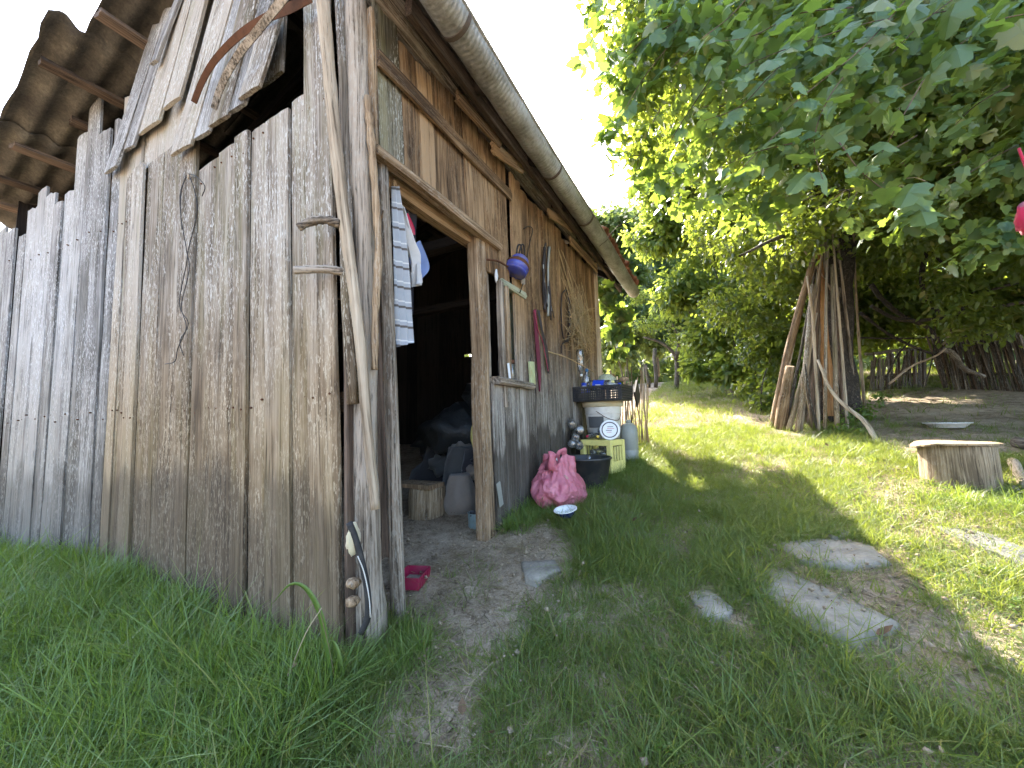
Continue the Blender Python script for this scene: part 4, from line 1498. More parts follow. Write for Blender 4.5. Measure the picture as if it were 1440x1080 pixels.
# round tub lid facing the viewer
M = MC @ Matrix.Translation((.13, -.055, CH + .098)) @ Matrix.Rotation(math.radians(24), 4, 'Z') @ Matrix.Rotation(math.radians(80), 4, 'X')
tl = thing('round_tub', 'round white food tub with printed lid propped on the yellow crate', 'tub', M.translation)
part('lid', MB().lathe([(.098, 0), (.100, .004), (.100, .016), (.095, .020), (.0, .020)], 32), M_CLEANW, tl, M, smooth=False)
part('tub_wall', MB().lathe([(.088, -.09), (.094, 0.0)], 28), M_CLEANW, tl, M, smooth=True)
part('printed_ring', MB().lathe([(.070, .0215), (.080, .0215)], 32, cap0=False), M_INK, tl, M)
for i in range(4):
    part('print', MB().box((rnd.uniform(-.01, .01), .03 - i * .018, .0215), (.07 - .012 * abs(i - 1), .006, .001)), M_PINKP if i % 2 else M_INK, tl, M)
# bucket on a block, basket on the bucket
bx, by = -1.13, 4.33
bzb = gz(bx, by)
tag(part('wood_block', MB().box((bx, by, bzb + .13), (.34, .34, .30)), M_POST, bevel=.01), 'low wooden block holding up the white bucket behind the crate', 'block')
bk = thing('white_bucket', 'dirty white plastic bucket stained with paint under the black basket', 'bucket', (bx, by, bzb + .285))
part('wall', MB().lathe([(.165, 0), (.172, .01), (.205, .36), (.205, .365), (.200, .365), (.166, .02), (.0, .015)], 32), M_WHITE, bk, smooth=True)
part('rim', MB().lathe([(.206, .345), (.224, .35), (.226, .395), (.222, .402), (.206, .402), (.204, .36)], 32, cap0=False), M_CREAM, bk, smooth=True)
for z in (.27, .10):
    r = .172 + .033 * z / .36
    part('ring', MB().lathe([(r, z - .006), (r + .007, z), (r + .007, z + .006), (r, z + .012)], 32, cap0=False), M_WHITE, bk, smooth=True)
part('label_patch', MB().strip([(.197 * math.cos(a), .197 * math.sin(a), .12) for a in np.linspace(-2.2, -1.3, 8)], [(.207 * math.cos(a), .207 * math.sin(a), .24) for a in np.linspace(-2.2, -1.3, 8)], .002), M_SACK2, bk)
part('bail', MB().tube(curve([(-.02, -.22, .30), (.10, -.20, .22), (.19, -.08, .20), (.20, .02, .31)], 5), .004, 6), M_RUST, bk, smooth=True)

jg = thing('grey_jug', 'cloudy grey plastic canister standing right of the white bucket', 'canister', (-.89, 4.50, gz(-.89, 4.50)))
part('canister_shell', MB().lathe([(.085, 0), (.095, .02), (.098, .12), (.090, .13), (.098, .14), (.098, .32), (.085, .39), (.05, .425), (.03, .43)], 20), M_JUG, jg, smooth=True)
part('neck', MB().lathe([(.03, .425), (.03, .46), (.02, .465)], 14, (0.0, 0, 0), True, True), M_JUG, jg, smooth=True)

# black vegetable basket of mesh sides
bs = thing('black_basket', 'black plastic mesh basket balanced on the white bucket', 'basket', (-1.10, 4.24, bzb + .69), math.radians(-6))
BW, BD, BH = .54, .38, .165
for (c, s) in (((0, -BD / 2, BH - .012), (BW, .016, .024)), ((0, BD / 2, BH - .012), (BW, .016, .024)), ((-BW / 2, 0, BH - .012), (.016, BD, .024)), ((BW / 2, 0, BH - .012), (.016, BD, .024))):
    part('rim', MB().box(c, s), M_BLACK, bs, bevel=.003)
part('bottom', MB().box((0, 0, .006), (BW - .02, BD - .02, .012)), M_BLACK, bs)
for s in (-1, 1):
    mb = MB()
    for i in range(25):
        x = -BW / 2 + .008 + i * (BW - .016) / 24
        mb.box((x, s * (BD / 2), BH / 2 - .005), (.010 if i % 6 else .02, .006, BH - .02))
    for j in range(6):
        mb.box((0, s * (BD / 2 + .001), .012 + j * .026), (BW, .0055, .010))
    part('mesh_side', mb, M_BLACK, bs)
    mb = MB()
    for i in range(16):
        y = -BD / 2 + .008 + i * (BD - .016) / 15
        mb.box((s * (BW / 2), y, BH / 2 - .005), (.006, .010, BH - .02))
    for j in range(6):
        mb.box((s * (BW / 2 + .001), 0, .012 + j * .026), (.0055, BD, .010))
    part('mesh_side', mb, M_BLACK, bs)
MBk = PM[bs.name]
pet_bottle('labelled_bottle', MBk @ Matrix.Translation((-.19, -.06, .03)) @ Matrix.Rotation(.12, 4, 'Y') @ Matrix.Scale(1.15, 4), 'upright water bottle with blue label and cap in the black basket', 1.0, M_LBLUE, labelcol=M_BLUEL)
pet_bottle('lying_bottle', MBk @ Matrix.Translation((-.13, -.10, .185)) @ Matrix.Rotation(math.pi / 2 + .05, 4, 'Y') @ Matrix.Rotation(.4, 4, 'Z') @ Matrix.Scale(1.25, 4), 'large blue-labelled bottle lying on the black basket', 1.0, M_BLUEL, labelcol=M_BLUEL)
kb = MBk @ Vector((.02, .07, .20))
tag(part('round_jar', blob(kb + Vector((.0, .02, .03)), (.105, .10, .085), 6, .12, 4), M_GREENP, world=True, smooth=True), 'mottled pale green round jar top behind the lying bottle', 'jar')
br = thing('hand_brush', 'wooden handled brush lying at the right end of the black basket', 'brush', MBk @ Vector((.22, -.10, .20)))
part('grip', blob((.05, 0, .02), (.055, .02, .026), 2, .05), M_JAMB, br, smooth=True)
part('ferrule', blob((-.025, 0, .0), (.03, .018, .02), 3, .05), M_BLACK, br, smooth=True)
part('head', blob((-.06, 0, -.005), (.03, .02, .02), 3, .2), M_YELL, br, smooth=True)
tag(part('dark_board', MB().box((-.80, 4.62, 1.28), (.02, .24, .22), Matrix.Rotation(.7, 3, 'X')), M_LEATH), 'dark leaning panel right of the black basket', 'panel')
# heap of clear bottles between crate and wall
for i, (px, py, t, lab) in enumerate(((805, 598, 3.95, 'clear bottle foot highest in the heap by the wall'), (816, 604, 3.9, 'clear bottle foot next to the crate, second from top of the heap'),
                                     (809, 617, 3.9, 'clear bottle half hidden in the middle of the heap'), (803, 624, 3.85, 'clear bottle foot at the left of the heap above the tub'),
                                     (815, 628, 3.85, 'clear bottle low in the heap touching the crate'), (833, 645, 3.8, 'clear bottle lying flat behind the black tub'))):
    a = Vector(at(px, py, t))
    a.x = max(a.x, XW + .07)
    d = (Vector(CAMP) - a).normalized()
    q = (-d + Vector((rnd.uniform(-.3, .3), .2, rnd.uniform(-.2, .4)))).to_track_quat('Z', 'Y').to_matrix().to_4x4()
    if i == 5:
        q = Vector((-.9, .3, -.15)).to_track_quat('Z', 'Y').to_matrix().to_4x4()
    pet_bottle('empty_bottle', Matrix.Translation(a) @ q @ Matrix.Scale(1.05, 4), lab, 1.0, M_PRINT)
# black tub
tx, ty_ = -1.11, 3.53
tbz = gz(tx, ty_)
tb_ = thing('black_tub', 'round black rubber tub on the grass in front of the crate', 'tub', (tx, ty_, tbz - .005))
part('wall', MB().lathe([(.18, 0), (.19, .01), (.235, .245), (.247, .25), (.249, .262), (.241, .268), (.229, .258), (.183, .02), (.0, .016)], 40), M_BLACK, tb_, smooth=True)
for s in (-1,):
    part('handle', MB().tube(curve([(-.19, -.12, .23), (-.235, -.15, .25), (-.26, -.10, .25), (-.255, -.03, .245), (-.215, .0, .24)], 5), .018, 8), M_CLEANW, tb_, smooth=True)
# pink carrier bag
bgp = (-1.17, 2.98)
bz = gz(*bgp)
pg = thing('pink_bag', 'full pink plastic carrier bag slumped against the plank wall', 'bag', (bgp[0], bgp[1], bz))


def bagmesh():
    v, f = [], []
    nu, nv = 130, 64
    for j in range(nv + 1):
        w = j / nv
        z = -.01 + .36 * w
        rr = [.13, .185, .215, .215, .195, .16, .125, .10][min(7, int(w * 7))]
        k2 = w * 7 - int(w * 7)
        rn = [.13, .185, .215, .215, .195, .16, .125, .10][min(7, int(w * 7) + 1)]
        rr = rr + (rn - rr) * k2
        for i in range(nu):
            a = 2 * math.pi * i / nu
            crease = .05 * noise.noise(Vector((math.cos(a) * 2.1, math.sin(a) * 2.1, w * 2.4))) + .028 * abs(noise.noise(Vector((math.cos(a) * 5, math.sin(a) * 5, w * 5 + 4)))) * (0.4 + w)
            pleat = .020 * w * w * math.sin(9 * a + 3 * noise.noise(Vector((a, w * 2, 0))))
            q3 = Vector((math.cos(a), math.sin(a), 0))
            rid = 0
            for fq, am in ((4.5, .030), (9.0, .016), (18.0, .007)):
                rid += am * (abs(noise.noise(q3 * fq + Vector((0, 0, w * fq * .9 + fq)))) - .2)
            r = rr + crease * .8 + pleat - rid
            zz = z + (w > .8) * .06 * math.cos(2 * a + .6) * (w - .8) / .2
            v.append((r * math.cos(a) * 0.93, r * math.sin(a) * 1.12, zz + .02 * noise.noise(Vector((a * 2, w * 4, 7)))))
    for j in range(nv):
        for i in range(nu):
            a, b = j * nu + i, j * nu + (i + 1) % nu
            f.append((a, b, b + nu, a + nu))
    f.append(tuple(range(nu - 1, -1, -1)))
    return v, f


part('pouch', bagmesh(), M_PINKBAG, pg, smooth=True)
part('contents', blob((0, 0, .15), (.17, .19, .15), 4, .3, 2.5), M_PINKCL, pg, smooth=True)
for s in (-1, 1):
    A = curve([(.02, s * .13 - .03, .30), (.03, s * .135 - .045, .40), (.02, s * .10 - .04, .43), (.0, s * .06 - .03, .40), (.0, s * .05, .31)], 5)
    part('handle', MB().tube(A, [.03 + .008 * math.sin(i) for i in range(len(A))], 8, squash=.35), M_PINKBAG, pg, smooth=True)
# enamel bowl
p = gnd(795, 738)
bw = thing('enamel_bowl', 'white and navy enamel bowl on the grass below the pink bag', 'bowl', (p[0], p[1] + .03, p[2] + .05))
MBw = Matrix.Translation(Vector((p[0], p[1] + .03, p[2] + .05))) @ Matrix.Rotation(math.radians(10), 4, 'X') @ Matrix.Rotation(math.radians(-5), 4, 'Y')
part('outside', MB().lathe([(.04, 0), (.05, .004), (.072, .035), (.080, .05)], 32), M_NAVY, bw, MBw, smooth=True)
part('inside', MB().lathe([(.082, .0515), (.079, .054), (.070, .037), (.048, .010), (.0, .007)], 32, cap0=False), M_CLEANW, bw, MBw, smooth=True)
part('rim', MB().lathe([(.080, .0495), (.084, .051), (.084, .054), (.079, .0545)], 32, cap0=False), M_CLEANW, bw, MBw, smooth=True)


# ------------------------------------------------------------------ flagstones, plank, stump
def slab(name, poly, h, mat, label, cat, seed=0, tilt=0.0):
    P = [gnd(*q) for q in poly]
    c = sum(P) / len(P)
    n = len(P)
    out = []
    for i in range(n):                     # subdivide the outline and roughen it
        a, b = P[i], P[(i + 1) % n]
        for k in range(4):
            q = a + (b - a) * k / 4
            j = noise.noise(Vector((q[0] * 9, q[1] * 9, seed)))
            d = (q - c)[:2]
            out.append((q[0] + d[0] * .10 * j, q[1] + d[1] * .10 * j))
    m = len(out)
    v, f = [], []
    for (s, dz) in ((1.02, -.06), (1.0, h * .55), (.95, h), (.6, h + .003), (.28, h + .002)):
        for (x, y) in out:
            X, Y = c[0] + (x - c[0]) * s, c[1] + (y - c[1]) * s
            zz = gz(X, Y) * .6 + c[2] * .4
            v.append((X, Y, zz + dz + .009 * noise.noise(Vector((X * 7, Y * 7, seed + 2)))))
    for r in range(4):
        for i in range(m):
            a, b = r * m + i, r * m + (i + 1) % m
            f.append((a, b, b + m, a + m))
    f.append(tuple(range(4 * m, 5 * m)))
    return tag(part(name, (v, f), mat, world=True, smooth=True), label, cat)


slab('flagstone', [(968, 838), (998, 832), (1032, 860), (1022, 876), (992, 878)], .02, M_PALE, 'small pale rounded stone lying alone in the grass', 'stone', 1)
slab('flagstone', [(1038, 800), (1085, 792), (1150, 828), (1220, 858), (1265, 886), (1210, 915), (1145, 896), (1088, 854)], .02, M_STONE, 'long narrow grey flagstone at the shadow edge', 'stone', 2)
slab('flagstone', [(1090, 768), (1150, 758), (1220, 765), (1256, 796), (1205, 806), (1138, 800)], .018, M_STONE, 'broad grey flagstone behind the long narrow one', 'stone', 3)
slab('flagstone', [(733, 796), (780, 792), (790, 806), (755, 826), (738, 822)], .03, M_STONE, 'grey doorstep stone at the edge of the bare soil', 'stone', 4)
slab('flagstone', [(1155, 752), (1185, 748), (1200, 756), (1175, 762)], .02, M_STONE, 'small flat stone beyond the broad flagstone', 'stone', 5)
slab('flagstone', [(1314, 742), (1340, 739), (1395, 755), (1450, 782), (1450, 806), (1395, 782), (1350, 762)], .02, M_SHADESTONE, 'narrow grey stone slab in front of the stump', 'stone', 6)

sp = gnd(1362, 690)
sc_ = Vector((sp[0] + .03, sp[1] + .17, sp[2] - .03))
stm = thing('chopping_stump', 'wide sawn tree stump with a slab laid on top', 'stump', sc_)


def stumpmesh():
    v, f = [], []
    n = 48
    prof = [(.222, -.04), (.212, .03), (.208, .14), (.206, .28), (.204, .345), (.196, .352)]
    for (r, z) in prof:
        for k in range(n):
            a = 2 * math.pi * k / n
            q = Vector((math.cos(a), math.sin(a), 0))
            d = 1 + .10 * noise.noise(q * 1.6 + Vector((0, 0, 1))) + .035 * noise.noise(Vector((q.x * 7, q.y * 7, z * 2)))
            v.append((q.x * r * d, q.y * r * d, z))
    for i in range(len(prof) - 1):
        for k in range(n):
            a, b = i * n + k, i * n + (k + 1) % n
            f.append((a, b, b + n, a + n))
    f.append(tuple(range((len(prof) - 1) * n, len(prof) * n)))
    return v, f


part('trunk_block', stumpmesh(), M_STUMP, stm, smooth=True)


def lidmesh():
    v, f = [], []
    n = 40
    for (s, z) in ((1.0, .354), (1.01, .367), (.9, .373), (.3, .372)):
        for k in range(n):
            a = 2 * math.pi * k / n
            r = .222 + .04 * noise.noise(Vector((math.cos(a) * 1.5, math.sin(a) * 1.5, 8))) + .012 * noise.noise(Vector((math.cos(a) * 8, math.sin(a) * 8, 3)))
            x, y = r * s * math.cos(a) * 1.10 - .03, r * s * math.sin(a) * .95 - .02
            dz = -.10 * max(0, -(x + .17)) * 4 + .012 * noise.noise(Vector((x * 4, y * 4, 1)))
            v.append((x, y, z + dz))
    for i in range(3):
        for k in range(n):
            a, b = i * n + k, i * n + (k + 1) % n
            f.append((a, b, b + n, a + n))
    f.append(tuple(range(n - 1, -1, -1)))
    f.append(tuple(range(3 * n, 4 * n)))
    return v, f


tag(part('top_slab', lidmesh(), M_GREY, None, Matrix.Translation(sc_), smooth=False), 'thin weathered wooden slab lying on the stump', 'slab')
for i, (a, b, r, lab) in enumerate((((1425, 655), (1445, 690), .035, 'short thick stick right of the stump, leaning to the ground'), ((1420, 672), (1470, 700), .014, 'thin pale stick lying right of the stump'),
                                   ((1424, 690), (1475, 712), .02, 'pale stick lying lowest at the right of the stump'), ((1432, 630), (1480, 640), .05, 'bark covered log behind the stump at the right'))):
    A, B = gnd(*a), gnd(*b)
    A[2] += r
    B[2] += r
    stick('firewood', bent(A, B, 5, .02, i), r, r * .8, M_BARK if i == 3 else M_POLE, lab, 'stick', seed=i)
p = gnd(1336, 603)
pn = thing('white_pan', 'shallow white enamel pan lying in the shade beyond the stump', 'pan', (p[0], p[1] + .05, p[2] + .01))
part('dish', MB().lathe([(.13, 0), (.14, .005), (.18, .05), (.20, .055), (.20, .06), (.175, .055), (.135, .012), (0, .01)], 32), M_CLEANW, pn, smooth=True)
tag(part('yellow_fruit', blob((p[0] - .02, p[1] + .45, p[2] + .04), (.045, .045, .04), 3, .05, sub=2), M_YELC, world=True, smooth=True), 'small yellow fruit on the ground behind the white pan', 'fruit')

# ------------------------------------------------------------------ poles stacked against the tree
TT = 5.45


def pole(pts, r0, r1, mat, label, ttop=TT, n=8, knob=.08, seed=0, cat='pole', name='stacked_pole'):
    b = gnd(*pts[0])
    tb0 = depth(b)
    m = len(pts)
    P = [at(p[0], p[1], tb0 + (ttop - tb0) * i / (m - 1)) for i, p in enumerate(pts)]
    P[0] = P[0] - np.array([0, 0, .02])
    return stick(name, curve(P, 5), r0 * .82, r1 * .8, mat, label, cat, n=n, knob=knob, seed=seed, group='poles stacked against the tree')


pole([(1086, 601), (1103, 520), (1120, 450), (1143, 370)], .068, .055, M_JAMB, 'thick pale pole leftmost in the stack against the tree', seed=1, ttop=5.3)
pole([(1097, 603), (1103, 560), (1111, 515)], .095, .060, M_JAMB, 'short fat log with wide foot at the left of the pole stack', seed=2, ttop=5.15)
pole([(1108, 606), (1122, 556), (1136, 500), (1147, 440)], .040, .030, M_GREY, 'grey peeling pole second from the short fat log', seed=3, ttop=5.2)
pole([(1120, 608), (1130, 540), (1137, 460), (1143, 400)], .038, .032, M_GREY, 'slim grey pole standing in front of the peeling pole', seed=4, ttop=5.2)
pole([(1132, 600), (1144, 470), (1152, 380), (1164, 288)], .045, .026, M_POST, 'tall dark pole reaching highest, left of the pair on the trunk', seed=5)
pole([(1148, 600), (1152, 480), (1157, 390), (1169, 276)], .045, .026, M_POST, 'tall dark pole reaching highest, right of the pair on the trunk', seed=6)
pole([(1177, 608), (1174, 500), (1170, 372)], .042, .036, M_GREY, 'squared grey post upright at the right of the orange slab', seed=8, n=4, knob=.03, ttop=5.25)
pole([(1196, 575), (1190, 480), (1180, 405)], .036, .028, M_BARK, 'mottled birch pole right of the squared grey post', seed=9, ttop=5.35)
pole([(1216, 575), (1208, 480), (1202, 380), (1199, 302)], .026, .016, M_POLE, 'tall thin pale pole rightmost beside the trunk', seed=10, knob=.15, ttop=5.3)
pole([(1234, 619), (1215, 592), (1190, 572), (1168, 548), (1150, 506)], .034, .020, M_POLE, 'crooked branch sweeping out to the right from the pole stack', seed=11, ttop=5.0)
pole([(1152, 608), (1148, 540), (1143, 450), (1135, 388)], .024, .016, M_POLE, 'thin crooked stick in the middle of the pole stack', seed=12, ttop=5.1, knob=.2)
pole([(1150, 606), (1141, 570), (1132, 512)], .018, .012, M_BARK, 'short thin dark stick low in the pole stack', seed=13, ttop=5.1)
pole([(1143, 605), (1136, 570), (1128, 530)], .016, .012, M_GREY, 'short thin grey stick low in the pole stack', seed=15, ttop=5.05)
pole([(1103, 604), (1117, 540), (1131, 470), (1150, 360)], .030, .020, M_BARK, 'thin dark pole behind the short fat log', seed=21, ttop=5.4)
pole([(1138, 603), (1146, 520), (1150, 440), (1153, 365)], .034, .024, M_DKWOOD, 'dark brown pole just left of the orange slab', seed=22, ttop=5.3)
pole([(1186, 600), (1182, 520), (1176, 440)], .030, .024, M_DKWOOD, 'short dark brown pole right of the squared grey post', seed=23, ttop=5.4)
pole([(1092, 603), (1112, 500), (1138, 390), (1158, 310)], .028, .018, M_POLE, 'slender pale pole behind the thick leftmost pole', seed=24, ttop=5.35)
pole([(1126, 606), (1138, 500), (1150, 400), (1161, 320)], .026, .018, M_POLE, 'slender pale pole near the middle of the stack', seed=25, ttop=5.2)
pole([(1160, 606), (1161, 500), (1162, 400), (1166, 310)], .026, .018, M_GREY, 'slender grey pole against the middle of the trunk', seed=26, ttop=5.3)
pole([(1205, 590), (1196, 500), (1186, 410), (1176, 320)], .028, .018, M_POST, 'slender brown pole leaning left from the right side of the stack', seed=27, ttop=5.35)
pole([(1192, 604), (1186, 520), (1178, 420), (1171, 330)], .024, .016, M_POLE, 'slender pale pole leaning left beside the squared post', seed=28, ttop=5.2)
b = gnd(1170, 598)
t0 = depth(b)
A_, B_ = at(1167, 585, t0), at(1152, 352, 5.35)
plank('bark_slab', A_, B_, .155, .03, Vector(RT), M_ORANGE, w1=.05, wob=.012)
tag(bpy.data.objects['bark_slab'], 'orange brown split slab standing in the middle of the pole stack', 'slab', 'poles stacked against the tree')
P = [at(1131, 352, 5.3), at(1150, 378, 5.3), at(1170, 410, 5.35)]
stick('cross_twig', curve(P, 4), .014, .012, M_POLE, 'short twig caught crosswise near the top of the pole stack', 'twig', n=6)
# red cloth hanging at the right
a = Vector(at(1448, 308, 2.55))
rc = thing('red_bag', 'crimson cloth bag hanging from the branches at the right edge', 'bag', a)
part('pouch', blob((0, 0, 0), (.065, .05, .11), 4, .3, 3), M_REDCL, rc, smooth=True)
part('strap', MB().tube(curve([(0, 0, .12), (.02, 0, .30), (.0, 0, .50)], 5), .008, 6), M_REDCL, rc, smooth=True)

# ------------------------------------------------------------------ leaves
VINE_V = np.array([(0, .38, 0), (0, 0, 0), (.22, -.16, 0), (.48, .02, 0), (.40, .22, 0), (.56, .45, 0), (.30, .52, 0), (.26, .78, 0), (0, 1.0, 0),
                   (-.26, .78, 0), (-.30, .52, 0), (-.56, .45, 0), (-.40, .22, 0), (-.48, .02, 0), (-.22, -.16, 0)], float)
VINE_V[:, 2] = -.30 * np.abs(VINE_V[:, 0]) - .22 * VINE_V[:, 1] ** 2 + .08
VINE_F = np.array([(0, i, i + 1) for i in range(1, 14)] + [(0, 14, 1)])
OVAL_V = np.array([(0, 0, 0), (.24, .30, -.07), (.20, .68, -.12), (0, 1.0, -.20), (-.20, .68, -.12), (-.24, .30, -.07), (0, .5, 0)], float)
OVAL_F = np.array([(6, 0, 1), (6, 1, 2), (6, 2, 3), (6, 3, 4), (6, 4, 5), (6, 5, 0)])
DIAM_V = np.array([(0, 0, 0), (.30, .42, -.10), (0, 1.0, -.14), (-.30, .42, -.10)], float)
DIAM_F = np.array([(0, 1, 2), (0, 2, 3)])


def unit(a):
    return a / np.maximum(np.linalg.norm(a, axis=1, keepdims=True), 1e-6)


def leafcloud(P, out, size, V, F, up=.6, outw=.5, rand=.6, droop=.7):
    n = len(P)
    nrm = unit(np.array([0, 0, up]) + out * outw + rng.normal(0, rand, (n, 3)))
    tip = np.array([0, 0, -droop]) + out * .5 + rng.normal(0, .5, (n, 3))
    tip = unit(tip - nrm * np.sum(tip * nrm, 1, keepdims=True))
    side = np.cross(tip, nrm)
    s = np.asarray(size)[:, None, None]
    flat = rng.uniform(.5, 1.5, n)[:, None]
    A = (side[:, None, :] * V[None, :, 0:1] + tip[:, None, :] * V[None, :, 1:2] + nrm[:, None, :] * (V[None, :, 2] * flat)[:, :, None]) * s + P[:, None, :]
    k = len(V)
    FF = (F[None] + (np.arange(n) * k)[:, None, None]).reshape(-1, 3)
    return A.reshape(-1, 3), FF


SL = np.array([SUN.x / SUN.z, SUN.y / SUN.z])


def shadow_xy(P, zg=.55):
    h = P[:, 2] - zg
    return P[:, 0] - SL[0] * h, P[:, 1] - SL[1] * h


def keep_light(P, p=.04):
    """drop foliage that would shade the sunny strip of lawn"""
    x, y = shadow_xy(P)
    inside = ((x > .62) & (x < 1.95) & (y > 1.2) & (y < 5.6)) | ((x > .15) & (x < .7) & (y > 4.3) & (y < 6.3)) | ((x > -.6) & (x < 1.2) & (y > 5.6) & (y < 6.6) & (np.sin(y * 9 + x * 3) > -.2))
    inside &= y > 1.35 + (x - .65) * 1.55          # the part of the strip that matters to the eye
    return ~inside | (rng.random(len(P)) < p)


def lobes(L, dens, shell=.45):
    """points in a set of lumpy ellipsoids given as (px, py, depth, radius) seen from the camera"""
    P, O = [], []
    for (px, py, t, r) in L:
        c = at(px, py, t)
        n = int(dens * r ** 2.4)
        d = unit(rng.normal(0, 1, (n, 3)))
        rad = shell + (1 - shell) * rng.random(n) ** .6
        lump = 1 + .28 * np.sin(d[:, 0] * 5 + c[0] * 3) * np.sin(d[:, 1] * 6 + c[1] * 2) + .2 * np.sin(d[:, 2] * 9 + c[0])
        q = c + d * (rad * lump)[:, None] * np.array([r, r, r * .85])
        # clumps: pull towards random twig centres
        m = max(4, n // 26)
        cen = q[rng.integers(0, n, m)]
        j = rng.integers(0, m, n)
        q = q * .52 + cen[j] * .48 + rng.normal(0, .035 * r, (n, 3))
        P.append(q)
        O.append(d)
    return np.vstack(P), np.vstack(O)


def wlobes(L, dens, shell=.3):
    P, O = [], []
    for (cx, cy, cz, r) in L:
        n = int(dens * r ** 2.4)
        d = unit(rng.normal(0, 1, (n, 3)))
        q = np.array([cx, cy, cz]) + d * ((shell + (1 - shell) * rng.random(n) ** .6) * (1 + .25 * np.sin(d[:, 0] * 6 + cx) * np.sin(d[:, 1] * 5 + cy)))[:, None] * np.array([r, r, r * .8])
        m = max(4, n // 26)
        cen = q[rng.integers(0, n, m)]
        q = q * .55 + cen[rng.integers(0, m, n)] * .45 + rng.normal(0, .035 * r, (n, 3))
        P.append(q)
        O.append(d)
    return np.vstack(P), np.vstack(O)


def foliage(name, P, O, smin, smax, V, F, mat, parent=None, **kw):
    s = rng.uniform(smin, smax, len(P))
    VV, FF = leafcloud(P, O, s, V, F, **kw)
    me = fastmesh(name, VV, FF, mat)
    if parent:
        me.transform(PM[parent.name].inverted())
        return link(name, me, parent, PM[parent.name].copy())
    return link(name, me)


# ------------------------------------------------------------------ the vine covered tree
tbz_ = gnd(1174, 588)
tree = thing('vine_covered_tree', 'large dark leafy tree overgrown with vine, poles stacked against its trunk', 'tree', tbz_)
tt_ = depth(tbz_)
rough_post('trunk', [at(1170, 594, tt_), at(1170, 500, tt_), at(1174, 400, tt_), at(1184, 300, tt_), at(1190, 180, tt_), at(1195, 0, tt_ - .2)],
           [.36, .24, .19, .19, .18, .14], M_TRUNK, tree, n=20, amp=.22, seed=3)
part('burl', blob(at(1152, 318, tt_), (.13, .13, .22), 5, .3), M_TRUNK, tree, world=True, smooth=True)
for i, (pts, r) in enumerate((([(1184, 300), (1120, 240), (1040, 180), (960, 120)], .08), ([(1187, 240), (1250, 180), (1340, 120), (1430, 90)], .08), ([(1188, 160), (1120, 60), (1060, -60)], .07),
                              ([(1190, 120), (1260, 20), (1330, -80)], .07), ([(1060, 190), (985, 190), (920, 200)], .03), ([(1180, 330), (1110, 330), (1040, 360)], .04), ([(1300, 140), (1350, 200), (1420, 230)], .03))):
    m = len(pts)
    P = [at(p[0], p[1], tt_ + (4.0 - tt_) * k / (m - 1)) for k, p in enumerate(pts)]
    stick('limb', curve(P, 5), r, r * .3, M_BARK, parent=tree, seed=i, knob=.15)
crown = [(905, 30, 3.5, .55), (900, 130, 3.4, .42), (905, 210, 3.3, .32), (960, 70, 3.9, .9), (1040, 40, 4.2, 1.1), (1150, 20, 4.4, 1.2), (1280, 40, 4.2, 1.3), (1400, 40, 4.0, 1.3),
         (980, 180, 4.0, .7), (1060, 190, 4.4, .85), (1160, 170, 4.6, .85), (1290, 200, 4.6, 1.0), (1400, 220, 4.4, 1.0), (1050, -160, 4.5, 1.4), (1250, -160, 4.5, 1.5), (920, -90, 3.8, .7), (1440, -120, 4.2, 1.4),
         (1090, 280, 5.3, .55), (1030, 270, 4.6, .5), (1270, 320, 5.6, .6), (1380, 330, 5.2, .6), (1460, 330, 5.0, .7), (1130, 130, 6.5, 1.6), (1330, 130, 6.5, 1.6), (1000, 60, 6.5, 1.6), (1440, 180, 6.5, 1.6)]
P, O = lobes(crown, 2900)
P2, O2 = wlobes([(2.0, 6.4, 4.3, 1.5), (3.0, 5.2, 4.2, 1.5), (3.6, 7.0, 4.2, 1.6), (1.7, 7.6, 3.9, 1.2), (4.6, 5.6, 3.8, 1.6), (5.2, 8.0, 4.2, 2.0), (2.6, 8.6, 4.2, 1.6), (1.3, 8.8, 3.9, 1.0), (3.0, 3.6, 4.4, 1.2),
                (4.4, 3.8, 4.2, 1.5), (5.5, 5.0, 3.0, 1.5), (1.2, 6.6, 3.5, .8), (2.3, 6.0, 3.0, .5), (3.3, 6.4, 2.9, .8), (4.2, 7.2, 2.7, .9), (0.9, 7.4, 3.2, .7), (2.7, 4.2, 3.3, .6), (3.6, 4.6, 3.0, .8), (6.5, 7, 4, 2), (1.0, 5.6, 3.2, .6), (1.6, 5.2, 3.3, .6), (.4, 6.8, 3.6, .7), (-.2, 7.6, 4.2, .8), (.7, 7.6, 2.6, .6), (.2, 8.0, 3.0, .7), (1.0, 7.0, 2.9, .45), (2.6, 6.6, 2.5, .5), (3.2, 7.4, 2.2, .6), (3.8, 6.0, 2.5, .5), (4.4, 6.8, 2.3, .6), (2.9, 5.4, 2.8, .45), (3.3, 4.0, 2.9, .5)], 2000)
P, O = np.vstack([P, P2]), np.vstack([O, O2])
k = keep_light(P)
P, O = P[k], O[k]
near = np.array([(p - CAMP) @ FW for p in P]) < 4.3
foliage('crown', P, O, .055, .115, OVAL_V, OVAL_F, M_TREEL, tree, outw=.35, rand=.75)['kind'] = 'stuff'

